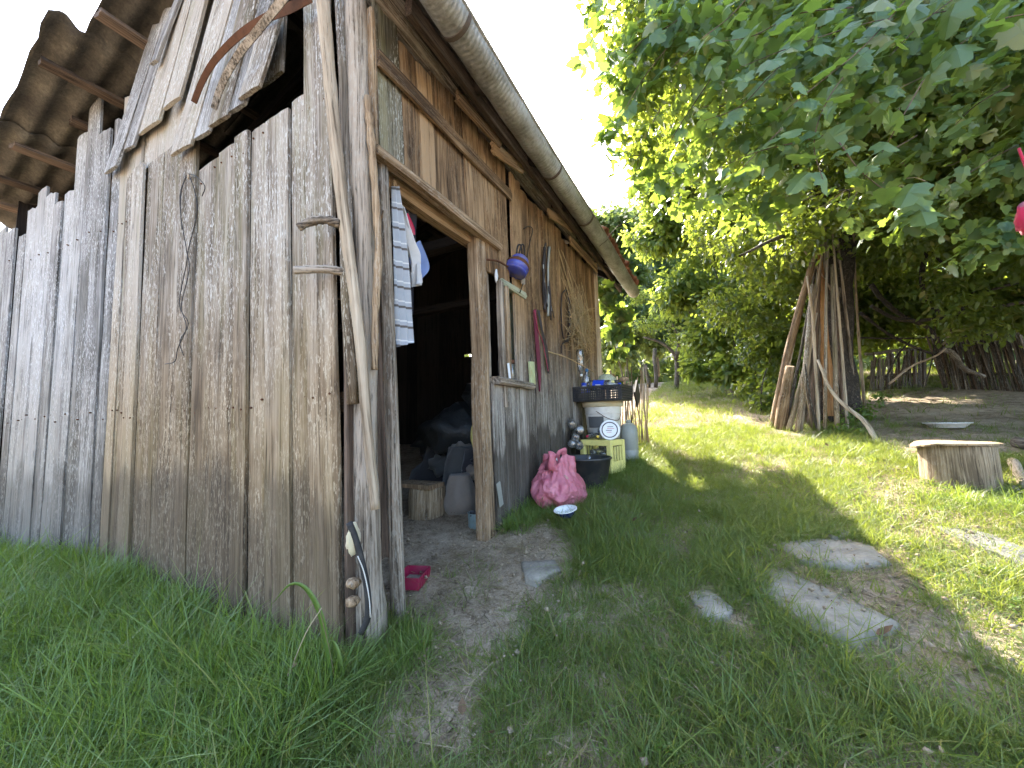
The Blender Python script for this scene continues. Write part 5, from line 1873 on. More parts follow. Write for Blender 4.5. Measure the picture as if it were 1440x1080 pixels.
bt = thing('added_shade_tree', 'tall dense tree added behind the thicket to shade the ground at the right', 'tree', (2.0, 10.2, gz(2.0, 10.2)))  # added canopy, placed so its shadow darkens the ground by the fence
P, O = wlobes([(1.5, 9.8, 5.2, 1.7), (2.6, 10.6, 5.0, 1.9), (.9, 10.8, 6.2, 1.5), (3.6, 9.6, 5.0, 1.8), (2.2, 9.2, 6.6, 1.8), (4.6, 10.5, 5.6, 2.0), (5.8, 9.4, 5.0, 2.0), (3.2, 10.8, 3.2, 1.3), (4.6, 11.0, 3.2, 1.4), (2.0, 11.2, 3.4, 1.2), (6, 10.5, 3.0, 1.5)], 1500)
k = keep_light(P)
foliage('crown', P[k], O[k], .10, .19, OVAL_V, OVAL_F, M_TREEL, bt)['kind'] = 'stuff'
stick('trunk', curve([(2.0, 10.2, gz(2, 10.2) - .1), (2.1, 10.3, 2.6), (2.3, 10.4, 5.5)], 6), .2, .08, M_TRUNK, parent=bt, knob=.1)

for i in range(34):
    r_ = random.Random(900 + i)
    A = Vector(at(r_.uniform(900, 1430), r_.uniform(20, 300), r_.uniform(3.0, 4.2)))
    B = A + Vector((r_.uniform(-.5, .5), r_.uniform(-.4, .1), r_.uniform(-.45, .15)))
    stick('twig', bent(A, B, 6, .06, i), .006, .003, M_POLE if i % 3 else M_BARK, parent=tree, n=5, seed=i)

# grapevine: shoots with single large leaves in front, the rest as one mass
gv = thing('grapevine', 'grapevine with broad lobed leaves trailing in front of the tree', 'vine', at(1440, -40, 2.9))
shoots = [[(1440, -40, 2.9), (1350, 10, 2.6), (1230, 30, 2.4), (1130, 60, 2.3), (1040, 95, 2.35)], [(1300, -30, 2.6), (1220, 60, 2.3), (1160, 110, 2.2), (1105, 155, 2.2)],
          [(1440, 60, 2.8), (1380, 90, 2.6), (1320, 100, 2.5), (1262, 125, 2.4)], [(1230, 60, 2.6), (1170, 130, 2.3), (1145, 200, 2.3), (1160, 262, 2.3)],
          [(1180, 185, 2.4), (1120, 200, 2.4), (1060, 215, 2.5), (1005, 240, 2.6)], [(1180, 200, 2.3), (1210, 240, 2.3), (1250, 272, 2.4), (1290, 302, 2.5)],
          [(1080, -40, 2.7), (1030, 20, 2.6), (980, 60, 2.7), (940, 100, 2.9)], [(1000, -20, 3), (950, 30, 3), (900, 60, 3.1), (862, 110, 3.2)],
          [(960, 40, 3.1), (905, 110, 3.1), (872, 170, 3.2), (848, 235, 3.3)], [(900, -20, 3.2), (858, 20, 3.3), (830, 60, 3.4), (808, 105, 3.5)],
          [(1100, 180, 2.6), (1050, 230, 2.6), (1010, 275, 2.7)], [(1440, 200, 3), (1400, 220, 2.9), (1350, 250, 2.9), (1310, 262, 2.9)], [(1440, 20, 2.5), (1400, 30, 2.4), (1350, 62, 2.3)],
          [(1300, 110, 2.4), (1260, 180, 2.4), (1240, 215, 2.5)], [(1200, 10, 2.5), (1120, 20, 2.5), (1060, 50, 2.5), (1000, 60, 2.6)], [(1420, 120, 2.6), (1370, 150, 2.6), (1330, 190, 2.6)],
          [(1130, 60, 2.5), (1080, 110, 2.4), (1040, 150, 2.5), (990, 170, 2.6)], [(930, 150, 3.2), (905, 200, 3.2), (892, 250, 3.3)], [(1290, 190, 2.7), (1230, 230, 2.6), (1190, 300, 2.6)],
          [(1000, 110, 2.8), (960, 170, 2.9), (930, 220, 3.0)], [(1380, -30, 2.6), (1300, 30, 2.4), (1250, 80, 2.4)], [(860, -30, 3.4), (835, 10, 3.5), (812, 30, 3.6)]]
vm = []
for q in range(5):
    me = bpy.data.meshes.new('vine_leaf')
    V = VINE_V.copy()
    V[:, 0] *= 1 + .12 * math.sin(q * 2.1)
    V[:, 2] = V[:, 2] * (.5 + .4 * q) + .05 * np.sin(V[:, 0] * 7 + q) * (q % 2)
    me.from_pydata([tuple(x) for x in V], [], [tuple(int(i) for i in f) for f in VINE_F])
    me.materials.append(M_VINE)
    me.update()
    vm.append(me)
nl = 0
for i, s in enumerate(shoots):
    C = curve([at(*p) for p in s], 12)
    stick('stem', C, .0042, .002, M_DKWOOD, parent=gv, n=5, seed=i)
    acc = 0.0
    for j in range(1, len(C)):
        acc += (C[j] - C[j - 1]).length
        while acc > .088 and nl < 300:
            acc -= .088
            for rep in range(1 if nl % 3 else 2):
                pos = C[j] + Vector(rng.normal(0, .055, 3).tolist()) + Vector((0, 0, -.02))
                shx, shy = shadow_xy(np.array([pos]))
                to = (Vector(CAMP) - pos).normalized()
                nrm = (Vector((0, 0, .75)) + to * .45 + Vector(rng.normal(0, .38, 3).tolist())).normalized()
                tip = Vector((0, 0, -.7)) + to * .25 + Vector(rng.normal(0, .5, 3).tolist())
                tip = (tip - nrm * tip.dot(nrm)).normalized()
                sd = tip.cross(nrm)
                sz = rnd.choice((rnd.uniform(.05, .10), rnd.uniform(.09, .14), rnd.uniform(.12, .18)))
                M = Matrix(((sd.x * sz, tip.x * sz, nrm.x * sz, pos.x), (sd.y * sz, tip.y * sz, nrm.y * sz, pos.y), (sd.z * sz, tip.z * sz, nrm.z * sz, pos.z), (0, 0, 0, 1)))
                link('leaf', vm[nl % 5], gv, M)
                nl += 1
vl = [(960, 60, 3.2, .5), (890, 60, 3.3, .30), (870, 130, 3.3, .26), (860, 200, 3.3, .22), (1040, 100, 3.0, .5), (1120, 60, 2.9, .5), (1220, 80, 2.9, .5), (1330, 60, 2.9, .6), (1420, 90, 2.9, .6), (1180, 180, 3.0, .4),
      (1060, 200, 3.1, .4), (990, 180, 3.2, .4), (1290, 200, 3.1, .45), (1400, 230, 3.1, .5), (830, 20, 3.5, .22), (920, -10, 3.4, .4), (1100, -60, 3, .6), (1300, -60, 3, .7)]
P, O = lobes(vl + [(905, 260, 3.3, .22), (940, 250, 3.4, .3), (985, 265, 3.5, .32), (1040, 285, 3.6, .35), (1110, 280, 3.4, .35), (1200, 290, 3.3, .3), (1290, 310, 3.3, .35), (1400, 320, 3.2, .4)], 850)
k = keep_light(P)
foliage('foliage', P[k], O[k], .07, .125, VINE_V, VINE_F, M_VINE, gv, outw=.4, rand=.6)['kind'] = 'stuff'
gr = blob(at(1163, 222, 2.4), (.05, .05, .09), 3, .1)
gc = MB()
for i in range(46):
    r = random.Random(i)
    z = r.uniform(-.08, .08)
    w = .042 * math.sqrt(max(0, 1 - (z / .1) ** 2)) * (1.15 if z > 0 else .8)
    a = r.random() * 6.28
    gc.add(*blob(Vector(at(1133, 216, 2.35)) + Vector((w * math.cos(a), w * math.sin(a), z)), (.011,) * 3, 1, .02, sub=1))
part('grape_cluster', gc, M_CLOVER, gv, world=True, smooth=True)['kind'] = 'stuff'


# ------------------------------------------------------------------ bushes, thicket, far trees
def bush(name, label, cat, L, dens, smin, smax, V, F, mat, base, stems, light=True, r=.03, pname='crown', sname='trunk', **kw):
    b = gnd(*base)
    o = thing(name, label, cat, b)
    P, O = lobes(L, dens)
    if light:
        k = keep_light(P)
        P, O = P[k], O[k]
    k = P[:, 2] > np.array([gz(p[0], p[1]) for p in P]) + .03
    f = foliage(pname, P[k], O[k], smin, smax, V, F, mat, o, **kw)
    f['kind'] = 'stuff'
    for i, s in enumerate(stems):
        pts = [at(p[0], p[1], p[2]) for p in s]
        stick(sname, curve(pts, 6), r, r * .35, M_BARK, parent=o, seed=i, knob=.15, n=7)
    return o


bush('hazel_bush', 'sunlit bush with backlit yellow green leaves left of the tree', 'bush',
     [(925, 330, 9.6, .9), (960, 410, 9.2, .8), (1010, 330, 8.9, 1.1), (1045, 430, 8.4, .95), (1000, 470, 8.8, .8), (1085, 380, 8.2, .9), (1080, 490, 7.6, .65), (1030, 520, 8.2, .55), (980, 520, 8.9, .45), (1105, 530, 7.2, .45), (930, 260, 9.6, .9), (970, 250, 9.0, .9), (1060, 300, 8.6, .8), (920, 190, 9.8, .8), (965, 170, 9.6, 1.0), (1010, 200, 9.2, 1.0), (900, 320, 9.8, .6)],
     3000, .11, .20, OVAL_V, OVAL_F, M_BUSH, (1050, 572), [[(1045, 572, 8), (1030, 470, 8.4), (1000, 360, 8.8)], [(1055, 572, 7.9), (1070, 480, 8), (1085, 390, 8.2)], [(1040, 570, 8), (1000, 500, 8.7), (960, 420, 9.2)]], outw=.4, rand=.7)
bush('shade_bush', 'dark green bush low beside the pole stack', 'bush', [(1075, 560, 6.5, .33), (1050, 545, 6.9, .35), (1090, 520, 6.8, .35), (1060, 500, 7.2, .45)], 2600, .07, .12, OVAL_V, OVAL_F, M_TREEL, (1070, 585),
     [[(1070, 585, 6.4), (1072, 540, 6.6), (1085, 500, 6.8)]], r=.015)
bush('back_thicket', 'deep green thicket filling the space behind the old vine stems', 'thicket', [(1240, 400, 9.2, 1.1), (1320, 430, 9.4, 1.1), (1410, 420, 9.2, 1.2), (1290, 330, 9, 1.2), (1390, 310, 8.6, 1.3), (1480, 380, 8.5, 1.4), (1220, 470, 9.2, .7), (1300, 480, 9.5, .8), (1150, 420, 9.2, 1.0), (1180, 330, 9, 1.2)],
     2200, .09, .17, OVAL_V, OVAL_F, M_BUSH, (1330, 545), [[(1330, 540, 9), (1320, 440, 9.2), (1300, 340, 9)], [(1400, 540, 8.8), (1410, 430, 9)]], light=False)
bush('ground_weeds', 'leafy weeds growing around the foot of the pole stack', 'weeds', [(1195, 588, 4.9, .17), (1215, 575, 5.2, .2), (1180, 600, 4.8, .13), (1235, 560, 5.6, .16), (1205, 605, 4.6, .12)], 9000, .03, .06, OVAL_V, OVAL_F, M_CLOVER, (1205, 605), [], light=False, pname='foliage')
bush('shed_end_vine', 'vine with big glowing leaves climbing at the far end of the shed', 'vine', [(855, 418, 5.9, .22), (872, 440, 5.9, .24), (862, 470, 5.8, .22), (880, 462, 5.9, .16), (868, 495, 5.8, .14)], 1500, .14, .21, VINE_V, VINE_F, M_VINE, (872, 600),
     [[(880, 600, 5.9), (884, 540, 5.9), (876, 470, 5.9), (862, 420, 5.9)], [(884, 560, 5.9), (868, 500, 5.85), (850, 440, 5.9)]], light=False, r=.016, pname='foliage', sname='stem', outw=.9, up=.25)
for i, (L, base, stems, lab) in enumerate((
        ([(858, 330, 15, 1.5), (840, 380, 15.5, 1.5), (872, 390, 15, 1.3), (850, 440, 15, 1.2), (885, 450, 14.5, 1.1), (870, 490, 14.5, .9)], (862, 540), [[(862, 540, 15), (858, 420, 15), (855, 320, 15)]], 'hazy pale tree rising right behind the end of the shed roof'),
        ([(905, 330, 18, 1.9), (925, 400, 18, 1.6), (900, 420, 17, 1.4), (935, 450, 17.5, 1.3), (915, 480, 17, 1.0)], (925, 530), [[(925, 530, 18), (915, 400, 18), (905, 310, 18)]], 'distant tree behind the small curved tree'),
        ([(960, 390, 20, 2.2), (1000, 440, 19, 2.0), (985, 340, 20, 2.2)], (985, 530), [[(985, 530, 19), (980, 400, 19)]], 'distant tree half hidden behind the sunlit bush'))):
    bush('distant_tree', lab, 'tree', L, 1900, .16, .34, DIAM_V, DIAM_F, M_FAR, base, stems, light=False, r=.12)
bush('curved_tree', 'small tree with curved leaning trunk at the end of the path', 'tree', [(905, 455, 10.5, .45), (930, 450, 10.5, .5), (945, 475, 10.3, .4), (880, 470, 11, .4), (900, 420, 11, .5)], 1500, .06, .11, OVAL_V, OVAL_F, M_BUSH, (951, 545),
     [[(951, 548, 10.4), (952, 520, 10.4), (948, 498, 10.4), (930, 482, 10.4), (905, 474, 10.5)], [(950, 505, 10.4), (955, 480, 10.3), (945, 455, 10.3)]], light=False, r=.07)
# far wood: one mass beyond the yard
n = 44000
ang = rng.uniform(-.62, 1.25, n)
dist = rng.uniform(24, 34, n)
hh = rng.random(n) ** 1.3
prof = 7.5 + 1.6 * np.sin(ang * 9) + 1.0 * np.sin(ang * 23 + 1)
prof = np.where(ang < .05, prof * np.clip(.85 + (ang + .1) * 1.0, .55, 1), prof + 2)
P = np.stack([np.sin(ang) * dist, np.cos(ang) * dist, 2.2 + hh * prof], 1)
O = unit(np.stack([-np.sin(ang), -np.cos(ang), np.full(n, .4)], 1))
fw = foliage('far_wood', P, O, .3, .75, DIAM_V, DIAM_F, M_FAR)
tag(fw, 'pale green wood far beyond the yard', 'wood', kind='stuff')
for (p0, p1, lab) in (((912, 545), (908, 512), 'dark stub post standing at the end of the path'), ((922, 545), (921, 490), 'grey trunk of a young tree at the end of the path')):
    A, B = at(*p0, 11), at(*p1, 11)
    stick('stub_post', bent(A, B, 4, .03, 3), .06, .05, M_BARK, lab, 'post')
# old vine stems looping through the thicket
ov = thing('old_vine', 'thick dark old vine stems looping beside the tree', 'vine', at(1330, 540, 6.4))
for i, (pts, t0, t1, r) in enumerate((([(1320, 255), (1318, 300), (1305, 345), (1296, 390), (1306, 425), (1330, 440), (1380, 435), (1440, 425)], 6, 6, .05), ([(1225, 430), (1260, 448), (1300, 450), (1345, 440), (1390, 410), (1440, 395)], 6.2, 6, .045),
                                     ([(1225, 400), (1240, 420), (1270, 445), (1310, 465), (1318, 500), (1330, 545)], 6.3, 6.3, .05), ([(1210, 440), (1250, 470), (1290, 490), (1320, 500)], 6.4, 6.3, .035), ([(1296, 310), (1300, 340), (1320, 365), (1350, 385)], 6, 6, .028),
                                     ([(1300, 545), (1312, 500), (1316, 440), (1318, 400)], 6.2, 6.2, .015), ([(1245, 535), (1262, 500), (1280, 480)], 6.2, 6.3, .02), ([(1210, 475), (1260, 476), (1330, 474), (1400, 470)], 6.4, 6.4, .02), ([(1440, 360), (1400, 390), (1360, 420), (1330, 480)], 6.1, 6.2, .02))):
    stick('stem', pth(pts, t0, t1, 6), r * .72, r * .5, M_TRUNK, parent=ov, seed=i, knob=.15, n=8)
for i, (a, b, r, lab) in enumerate((((1325, 490), (1385, 530), .045, 'pale fallen branch slanting down right of the old vine stems'), ((1250, 540), (1330, 490), .018, 'thin grey stick slanting up towards the old vine'), ((1325, 485), (1362, 458), .016, 'thin pale stick poking up right of the old vine stems'))):
    stick('fallen_branch', bent(at(*a, 6.0), at(*b, 5.8), 6, .05, i), r, r * .7, M_POLE if i else M_BARK, lab, 'branch', seed=i)
# fence of leaning palings
fn = thing('paling_fence', 'old leaning fence of thin palings in the shade at the right', 'fence', gnd(1250, 548))
for seg, (a, b, t0, t1, n_) in enumerate((((1222, 548), (1300, 545), 7.2, 7.0, 30), ((1330, 545), (1470, 552), 6.6, 5.6, 64))):
    for i in range(n_):
        u = i / (n_ - 1)
        px, py, t = a[0] + (b[0] - a[0]) * u, a[1] + (b[1] - a[1]) * u, t0 + (t1 - t0) * u
        A = at(px + rnd.uniform(-2, 2), py, t)
        A[2] = gz(A[0], A[1]) - .03
        h = rnd.uniform(.6, .8) if seg == 0 else rnd.uniform(.75, 1.0)
        lean = (-.12 + rnd.uniform(-.12, .12)) if seg else (.25 + rnd.uniform(-.2, .2))
        B = A + RT * (lean * h) + np.array([0, 0, h])
        plank('paling', A, B, rnd.uniform(.028, .045), .012, Vector(RT), M_BARK if i % 4 else M_DKWOOD, fn, wob=.003, seg=3)
    for zz in (.25, .7):
        A, B = at(a[0], a[1], t0 + .04), at(b[0], b[1], t1 + .04)
        A[2], B[2] = gz(A[0], A[1]) + zz, gz(B[0], B[1]) + zz
        stick('rail', bent(A, B, 6, .02, seg), .03, .025, M_BARK, parent=fn, n=6)

# brush screen at the end of the shed wall
bf = thing('brush_screen', 'upright dry brush sticks standing behind the basket at the wall end', 'brush screen', (XW + .1, 5.35, gz(XW, 5.35)))
for i in range(26):
    x = XW + .05 + i * .022
    A = (x, 5.38 + rnd.uniform(-.04, .04), gz(x, 5.4) - .02)
    B = (x + rnd.uniform(-.08, .08), 5.40 + rnd.uniform(-.05, .05), 1.55 + rnd.uniform(-.15, .2))
    stick('brush_stick', bent(A, B, 4, .02, i), .010, .006, M_BROWN if i % 2 else M_POLE, parent=bf, n=5)


# ------------------------------------------------------------------ grass
def blades(nb, hmin, hmax, wmin, wmax, rad, lean, seg, seed, curl=1.0):
    r = np.random.default_rng(seed)
    V, F = [], []
    for i in range(nb):
        a = r.random() * 6.283
        d = rad * math.sqrt(r.random())
        base = np.array([d * math.cos(a), d * math.sin(a), -.012])
        h = r.uniform(hmin, hmax)
        w = r.uniform(wmin, wmax)
        la = a + r.normal(0, .9)
        ln = abs(r.normal(0, lean)) + .08
        dr = np.array([math.cos(la), math.sin(la), 0])
        sd = np.array([-dr[1], dr[0], 0])
        n0 = len(V)
        for s in range(seg + 1):
            u = s / seg
            bend = ln * u + curl * ln * u * u
            p = base + np.array([0, 0, h * u * (1 - .28 * min(1.6, ln * curl) * u)]) + dr * (h * bend * .62)
            ww = w * (1 - u ** 1.6)
            if s == seg:
                V.append(p)
            else:
                V += [p - sd * ww, p + sd * ww]
        for s in range(seg - 1):
            q = n0 + 2 * s
            F += [(q, q + 1, q + 3), (q, q + 3, q + 2)]
        q = n0 + 2 * (seg - 1)
        F.append((q, q + 1, q + 2))
    return np.array(V), np.array(F)


def clover(n, seed):
    r = np.random.default_rng(seed)
    V, F = [], []
    for i in range(n):
        a = r.random() * 6.28
        d = .05 * math.sqrt(r.random())
        h = r.uniform(.02, .06)
        c = np.array([d * math.cos(a), d * math.sin(a), h])
        tilt = r.normal(0, .3, 2)
        for k in range(3):
            b = a + k * 2.094
            u, w = np.array([math.cos(b), math.sin(b), tilt[0]]), np.array([-math.sin(b), math.cos(b), tilt[1]])
            s = r.uniform(.009, .015)
            n0 = len(V)
            V += [c, c + u * s + w * s * .6, c + u * s * 1.5, c + u * s - w * s * .6]
            F += [(n0, n0 + 1, n0 + 2), (n0, n0 + 2, n0 + 3)]
    return np.array(V), np.array(F)


def scatter(name, label, P, rot, scl, protos, mat):
    col = bpy.data.collections.new(name + '_sources')
    for i, (V, F) in enumerate(protos):
        me = fastmesh('%s_source' % name, V, F, mat)
        o = bpy.data.objects.new('%s_source_%02d' % (name, i), me)
        col.objects.link(o)
    me = bpy.data.meshes.new(name)
    me.vertices.add(len(P))
    me.vertices.foreach_set('co', np.asarray(P, np.float32).ravel())
    at_ = me.attributes.new('rot', 'FLOAT_VECTOR', 'POINT')
    at_.data.foreach_set('vector', np.asarray(rot, np.float32).ravel())
    at_ = me.attributes.new('scl', 'FLOAT', 'POINT')
    at_.data.foreach_set('value', np.asarray(scl, np.float32))
    at_ = me.attributes.new('idx', 'INT', 'POINT')
    at_.data.foreach_set('value', rng.integers(0, len(protos), len(P)).astype(np.int32))
    o = link(name, me)
    tag(o, label, name.replace('_', ' '), kind='stuff')
    ng = bpy.data.node_groups.new(name, 'GeometryNodeTree')
    ng.interface.new_socket('Geometry', in_out='INPUT', socket_type='NodeSocketGeometry')
    ng.interface.new_socket('Geometry', in_out='OUTPUT', socket_type='NodeSocketGeometry')
    N = ng.nodes
    gi, go = N.new('NodeGroupInput'), N.new('NodeGroupOutput')
    iop = N.new('GeometryNodeInstanceOnPoints')
    ci = N.new('GeometryNodeCollectionInfo')
    ci.inputs['Collection'].default_value = col
    ci.inputs['Separate Children'].default_value = True
    ci.inputs['Reset Children'].default_value = True
    iop.inputs['Pick Instance'].default_value = True
    ng.links.new(gi.outputs[0], iop.inputs['Points'])
    ng.links.new(ci.outputs[0], iop.inputs['Instance'])
    for nm, typ, sock in (('rot', 'FLOAT_VECTOR', 'Rotation'), ('scl', 'FLOAT', 'Scale'), ('idx', 'INT', 'Instance Index')):
        na = N.new('GeometryNodeInputNamedAttribute')
        na.data_type = typ
        na.inputs[0].default_value = nm
        ng.links.new(na.outputs[0], iop.inputs[sock])
    ng.links.new(iop.outputs[0], go.inputs[0])
    m = o.modifiers.new('scatter', 'NODES')
    m.node_group = ng
    return o


def inpoly(x, y, poly):
    c = np.zeros(len(x), bool)
    n = len(poly)
    for i in range(n):
        x1, y1 = poly[i][:2]
        x2, y2 = poly[(i + 1) % n][:2]
        cond = ((y1 > y) != (y2 > y))
        xi = (x2 - x1) * (y - y1) / (y2 - y1 + 1e-12) + x1
        c ^= cond & (x < xi)
    return c


BARE = [([(560, 700), (700, 735), (800, 745), (812, 772), (800, 812), (748, 850), (738, 905), (690, 935), (640, 915), (590, 890), (562, 880)], .035),
        ([(565, 900), (690, 925), (670, 1000), (630, 1090), (500, 1090), (535, 990)], .14),
        ([(1040, 790), (1100, 762), (1210, 758), (1262, 790), (1330, 900), (1420, 1015), (1300, 1000), (1190, 915), (1090, 855)], .22),
        ([(1190, 672), (1300, 655), (1440, 700), (1440, 800), (1330, 770), (1260, 740)], .5),
        ([(1290, 850), (1450, 880), (1450, 1020), (1380, 960)], .45),
        ([(1190, 560), (1460, 540), (1460, 640), (1290, 645), (1230, 622)], .12),
        ([(850, 825), (915, 820), (930, 850), (870, 862)], .25), ([(1030, 572), (1090, 590), (1150, 612), (1100, 615), (1040, 596)], .3),
        ([(0, 915), (60, 905), (50, 960), (0, 985)], .2), ([(964, 832), (1000, 828), (1036, 858), (1026, 880), (988, 880)], .04), ([(1042, 796), (1085, 792), (1145, 828), (1215, 858), (1250, 885), (1205, 900), (1150, 884), (1095, 848)], .05), ([(1096, 764), (1150, 758), (1215, 764), (1245, 792), (1200, 800), (1140, 793)], .12), ([(1100, 600), (1180, 610), (1160, 640), (1090, 630)], .4)]
BAREW = [([gnd(*q) for q in p], d) for p, d in BARE]


def gnoise(x, y, f, s):
    return np.array([noise.noise(Vector((a * f, b * f, s))) for a, b in zip(x, y)])


def density(x, y):
    j1, j2 = gnoise(x, y, 5.0, 1.5) * .10, gnoise(x, y, 5.0, 8.5) * .10
    d = np.clip(.72 + 1.0 * gnoise(x, y, 1.6, 4.0) + .8 * gnoise(x, y, 6.5, 2.0), .30, 1)
    for poly, v in BAREW:
        m = inpoly(x + j1, y + j2, poly)
        d[m] *= v
    d[(x < XW - .03) & (y > YG - .02)] = 0
    return d


def field(n, x0, x1, y0, y1):
    x, y = rng.uniform(x0, x1, n), rng.uniform(y0, y1, n)
    p = np.stack([x, y, np.full(n, .3)], 1) - CAMP
    z = p @ FW
    u = 720 + FPX * (p @ RT) / np.maximum(z, .05)
    ok = (z > .15) & (u > -420) & (u < 1860)
    return x[ok], y[ok]


def lay(x, y):
    return np.stack([x, y, [gz(a, b) for a, b in zip(x, y)]], 1)


def rots(n, tilt=.18):
    return np.stack([rng.normal(0, tilt, n), rng.normal(0, tilt, n), rng.uniform(0, 6.283, n)], 1)


short = [blades(17, .02, .075, .0010, .0022, .042, .85, 3, 20 + i, 1.3) for i in range(12)]
mid_ = [blades(15, .04, .12, .0011, .0024, .055, .95, 4, 40 + i, 1.5) for i in range(10)]
tall = [blades(16, .10, .26, .0018, .0036, .05, .62, 5, 60 + i, 1.3) for i in range(8)]
PP, SS = [], []
for (n, x0, x1, y0, y1, s) in ((48000, -2.6, 3.0, .15, 3.2, 1.0), (30000, -1.5, 4.2, 3.2, 6.6, 1.2), (14000, -4, 6.5, 6.6, 13.5, 1.9)):
    x, y = field(n, x0, x1, y0, y1)
    d = density(x, y)
    k = rng.random(len(x)) < d
    x, y = x[k], y[k]
    PP.append(lay(x, y))
    SS.append(s * rng.uniform(.65, 1.25, len(x)))
PP, SS = np.vstack(PP), np.concatenate(SS)
scatter('lawn_grass', 'short green lawn grass over the yard', PP, rots(len(PP), .35), SS, short, M_GRASS)
# longer grass: patches in the shade of the shed, deep along the gable
x, y = field(24000, -1.6, 1.2, .15, 3.8)
k = rng.random(len(x)) < density(x, y) * np.clip(.45 + 1.5 * gnoise(x, y, 1.9, 12.0) + .6 * gnoise(x, y, 6.0, 5.0), .04, 1)
k &= ~((x > .45) & (y > 1.9))
P = lay(x[k], y[k])
scatter('meadow_grass', 'longer loose grass tufts in the shaded part of the yard', P, rots(len(P), .4), rng.uniform(.5, 1.35, len(P)), mid_, M_GRASS)
x, y = field(20000, -7.0, -1.0, -.3, 1.17)
edge = np.interp(y, [-.3, .3, .6, .9, 1.17], [-.75, -1.0, -1.12, -1.25, -1.36]) + .10 * gnoise(x, y, 3.0, 6.0)
k = (x < edge) & (rng.random(len(x)) < np.clip(.75 + .8 * gnoise(x, y, 1.8, 3.0), .25, 1) * density(x, y))
k &= y < np.array([ygab(q) for q in x]) + .0
xa, ya = x[k], y[k]
# fringe along the wall foot, doorway edge and crate
xs, ys_ = [], []
for (ax, ay, bx_, by_, n, sp_) in ((XW + .04, 2.38, XW + .10, 3.0, 120, .05), (-1.30, 1.20, -1.15, 1.32, 60, .06), (-.95, 3.4, -.8, 4.6, 120, .10), (XW + .12, 2.5, -.95, 3.2, 90, .08), (1.2, 3.65, 1.75, 3.5, 70, .08)):
    u = rng.random(n)
    xs.append(ax + (bx_ - ax) * u + rng.normal(0, sp_, n))
    ys_.append(ay + (by_ - ay) * u + rng.normal(0, sp_, n))
x = np.concatenate([xa] + xs)
y = np.concatenate([ya] + ys_)
k = ~((x < XW + .015) & (y > YG - .01))
x, y = x[k], y[k]
s = rng.uniform(.55, 1.15, len(x))
s[len(xa):] *= .62
P = lay(x, y)
scatter('tall_grass', 'long lush green grass in front of the gable wall', P, rots(len(P), .3), s[:len(P)], tall, M_TALLG)
# clover and small weeds
x, y = field(3200, -.3, 4.0, .6, 7.0)
k = rng.random(len(x)) < density(x, y) * np.clip(.3 + 1.5 * gnoise(x, y, 1.4, 22.0), 0.02, 1)
P = lay(x[k], y[k])
scatter('clover', 'small clover and weeds among the lawn grass', P, rots(len(P), .1), rng.uniform(.45, .95, len(P)), [clover(9, 80 + i) for i in range(5)], M_CLOVER)
# dry straw and litter
def litter(nb, seed):
    r = np.random.default_rng(seed)
    V, F = [], []
    for i in range(nb):
        a, d = r.random() * 6.28, .07 * math.sqrt(r.random())
        c = np.array([d * math.cos(a), d * math.sin(a), r.uniform(.002, .014)])
        b = r.random() * 6.28
        u = np.array([math.cos(b), math.sin(b), r.normal(0, .12)]) * r.uniform(.015, .07)
        w = np.array([-math.sin(b), math.cos(b), 0]) * r.uniform(.0008, .002)
        n0 = len(V)
        V += [c - u - w, c - u + w, c + u + w, c + u - w]
        F += [(n0, n0 + 1, n0 + 2), (n0, n0 + 2, n0 + 3)]
    return np.array(V), np.array(F)


M_LIT = leafmat('dry_litter', (0.20, 0.14, 0.075), (0.44, 0.36, 0.23), (0.3, 0.22, 0.1), .15, .8, .2)
x, y = field(9500, -1.6, 4.2, .4, 7.2)
k = rng.random(len(x)) < np.clip(1.05 - density(x, y), .22, .9)
k &= ~((x < XW - .03) & (y > 3.2))
P = lay(x[k], y[k])
scatter('straw_litter', 'dry straw and bits of litter lying on the soil', P, rots(len(P), .05), rng.uniform(.5, 1.3, len(P)), [litter(7, 90 + i) for i in range(5)], M_LIT)
# soil crumbs and pebbles
def crumbs(seed):
    r = np.random.default_rng(seed)
    V, F = [], []
    for i in range(5):
        c = np.array([r.normal(0, .05), r.normal(0, .05), .002])
        s = r.uniform(.003, .011)
        n0 = len(V)
        q = unit(r.normal(0, 1, (6, 3))) * 0 + np.array([(1, 0, 0), (-1, 0, 0), (0, 1, 0), (0, -1, 0), (0, 0, .7), (0, 0, -.7)]) * r.uniform(.6, 1.3, (6, 1))
        V += list(c + q * s)
        F += [(n0 + a, n0 + b, n0 + d) for a, b, d in ((0, 2, 4), (2, 1, 4), (1, 3, 4), (3, 0, 4), (2, 0, 5), (1, 2, 5), (3, 1, 5), (0, 3, 5))]
    return np.array(V), np.array(F)


x, y = field(15000, -2.4, 3.0, .4, 4.5)
k = rng.random(len(x)) < np.clip(.75 - density(x, y), .0, .7)
P = lay(x[k], y[k])
scatter('soil_crumbs', 'small pebbles and crumbs of soil on bare patches', P, rots(len(P), .3), rng.uniform(.5, 1.4, len(P)), [crumbs(120 + i) for i in range(4)], M_GROUND)
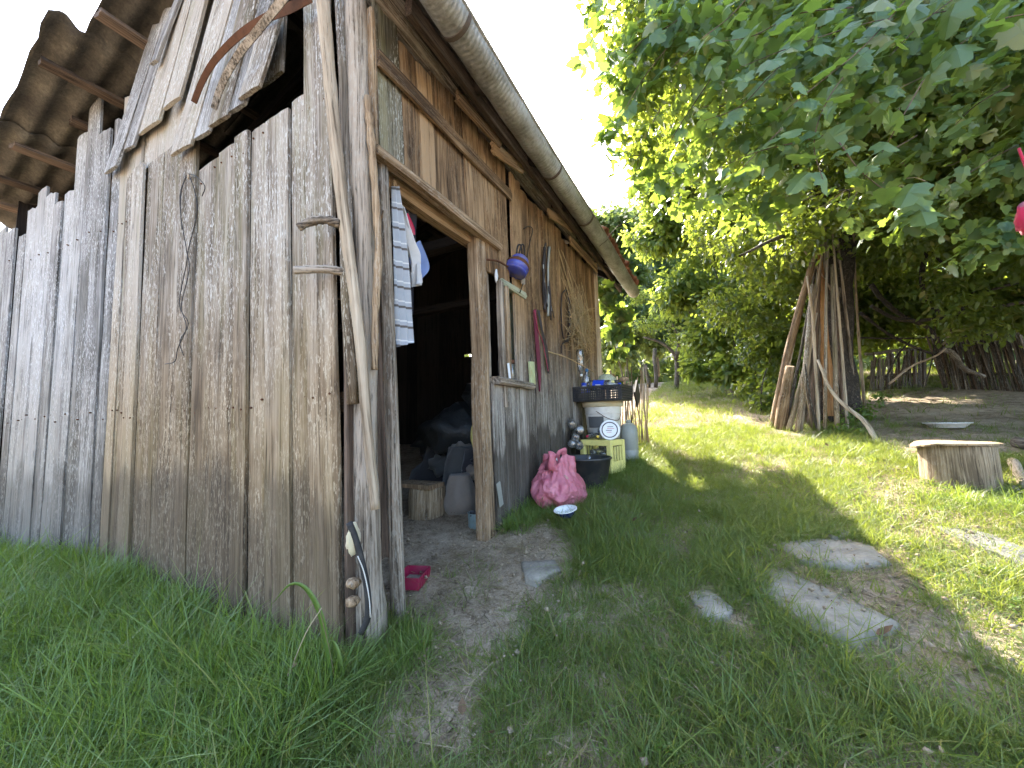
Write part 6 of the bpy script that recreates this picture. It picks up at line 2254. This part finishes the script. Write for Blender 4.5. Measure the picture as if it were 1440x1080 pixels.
# single tall stems by the corner
for i, (pts, lab) in enumerate((([(468, 985), (462, 930), (452, 870), (432, 830), (408, 822), (382, 850)], 'broad bent grass blade arching left in front of the gable'),
                               ([(475, 985), (462, 910), (448, 855)], 'thin straight grass stalk beside the broad bent blade'), ([(485, 980), (478, 930), (470, 905), (462, 900)], 'short drooping grass blade next to the corner post'),
                               ([(395, 1000), (410, 940), (430, 890), (452, 855)], 'pale seeding grass stalk leaning right in front of the gable'))):
    b = gnd(*pts[0])
    t = depth(b)
    C = curve([at(p[0], p[1], t + .01 * j) for j, p in enumerate(pts)], 6)
    w0 = (.008, .002, .007, .0022)[i]
    A, B = [], []
    for j, p in enumerate(C):
        tg = (C[min(j + 1, len(C) - 1)] - C[max(j - 1, 0)]).normalized()
        sd = tg.cross(Vector(FW)).normalized()
        u = j / (len(C) - 1)
        w = w0 * (.35 + 1.3 * math.sin(math.pi * min(1, u * .95 + .05))) * (1 - u ** 3 * .9) if i in (0, 2) else w0
        A.append(p - sd * w)
        B.append(p + sd * w + Vector((0, .002, 0)))
    o = thing('grass_stalk', lab, 'grass', b)
    part('blade', MB().strip(A, B, .0008), M_TALLG if i in (0, 2) else M_LIT, o, world=True, smooth=True)
    if i == 3:
        mb = MB()
        for q in range(24):
            c = C[int(q / 24 * 8)]
            mb.add(*blob(c + Vector((rnd.uniform(-.006, .006), rnd.uniform(-.006, .006), rnd.uniform(-.01, .01))), (.003, .003, .007), q, .1, sub=1))
        part('seed_head', mb, M_LIT, o, world=True)['kind'] = 'stuff'
# fallen leaves
lm = bpy.data.meshes.new('dead_leaf')
lm.from_pydata([tuple(x) for x in OVAL_V * np.array([1.2, 1, -1.4])], [], [tuple(int(i) for i in f) for f in OVAL_F])
lm.materials.append(plain('dead_leaf_brown', (.13, .08, .045), .8, .2))
for i, (px, py, sz, lab) in enumerate(((890, 740, .07, 'brown dead leaf on the grass right of the white bowl'), (690, 1042, .05, 'reddish dead leaf near the bottom of the worn strip'), (1232, 905, .07, 'dark dead leaf at the end of the long flagstone'),
                                       (1165, 632, .06, 'dead leaf on the sunny lawn before the pole stack'), (650, 1020, .05, 'small curled dead leaf on the worn strip'))):
    p = gnd(px, py)
    M = Matrix.Translation((p[0], p[1], p[2] + .03)) @ Matrix.Rotation(rnd.random() * 6, 4, 'Z') @ Matrix.Rotation(.4, 4, 'X') @ Matrix.Scale(sz, 4)
    tag(link('dead_leaf', lm, None, M), lab, 'leaf', 'dead leaves on the ground')
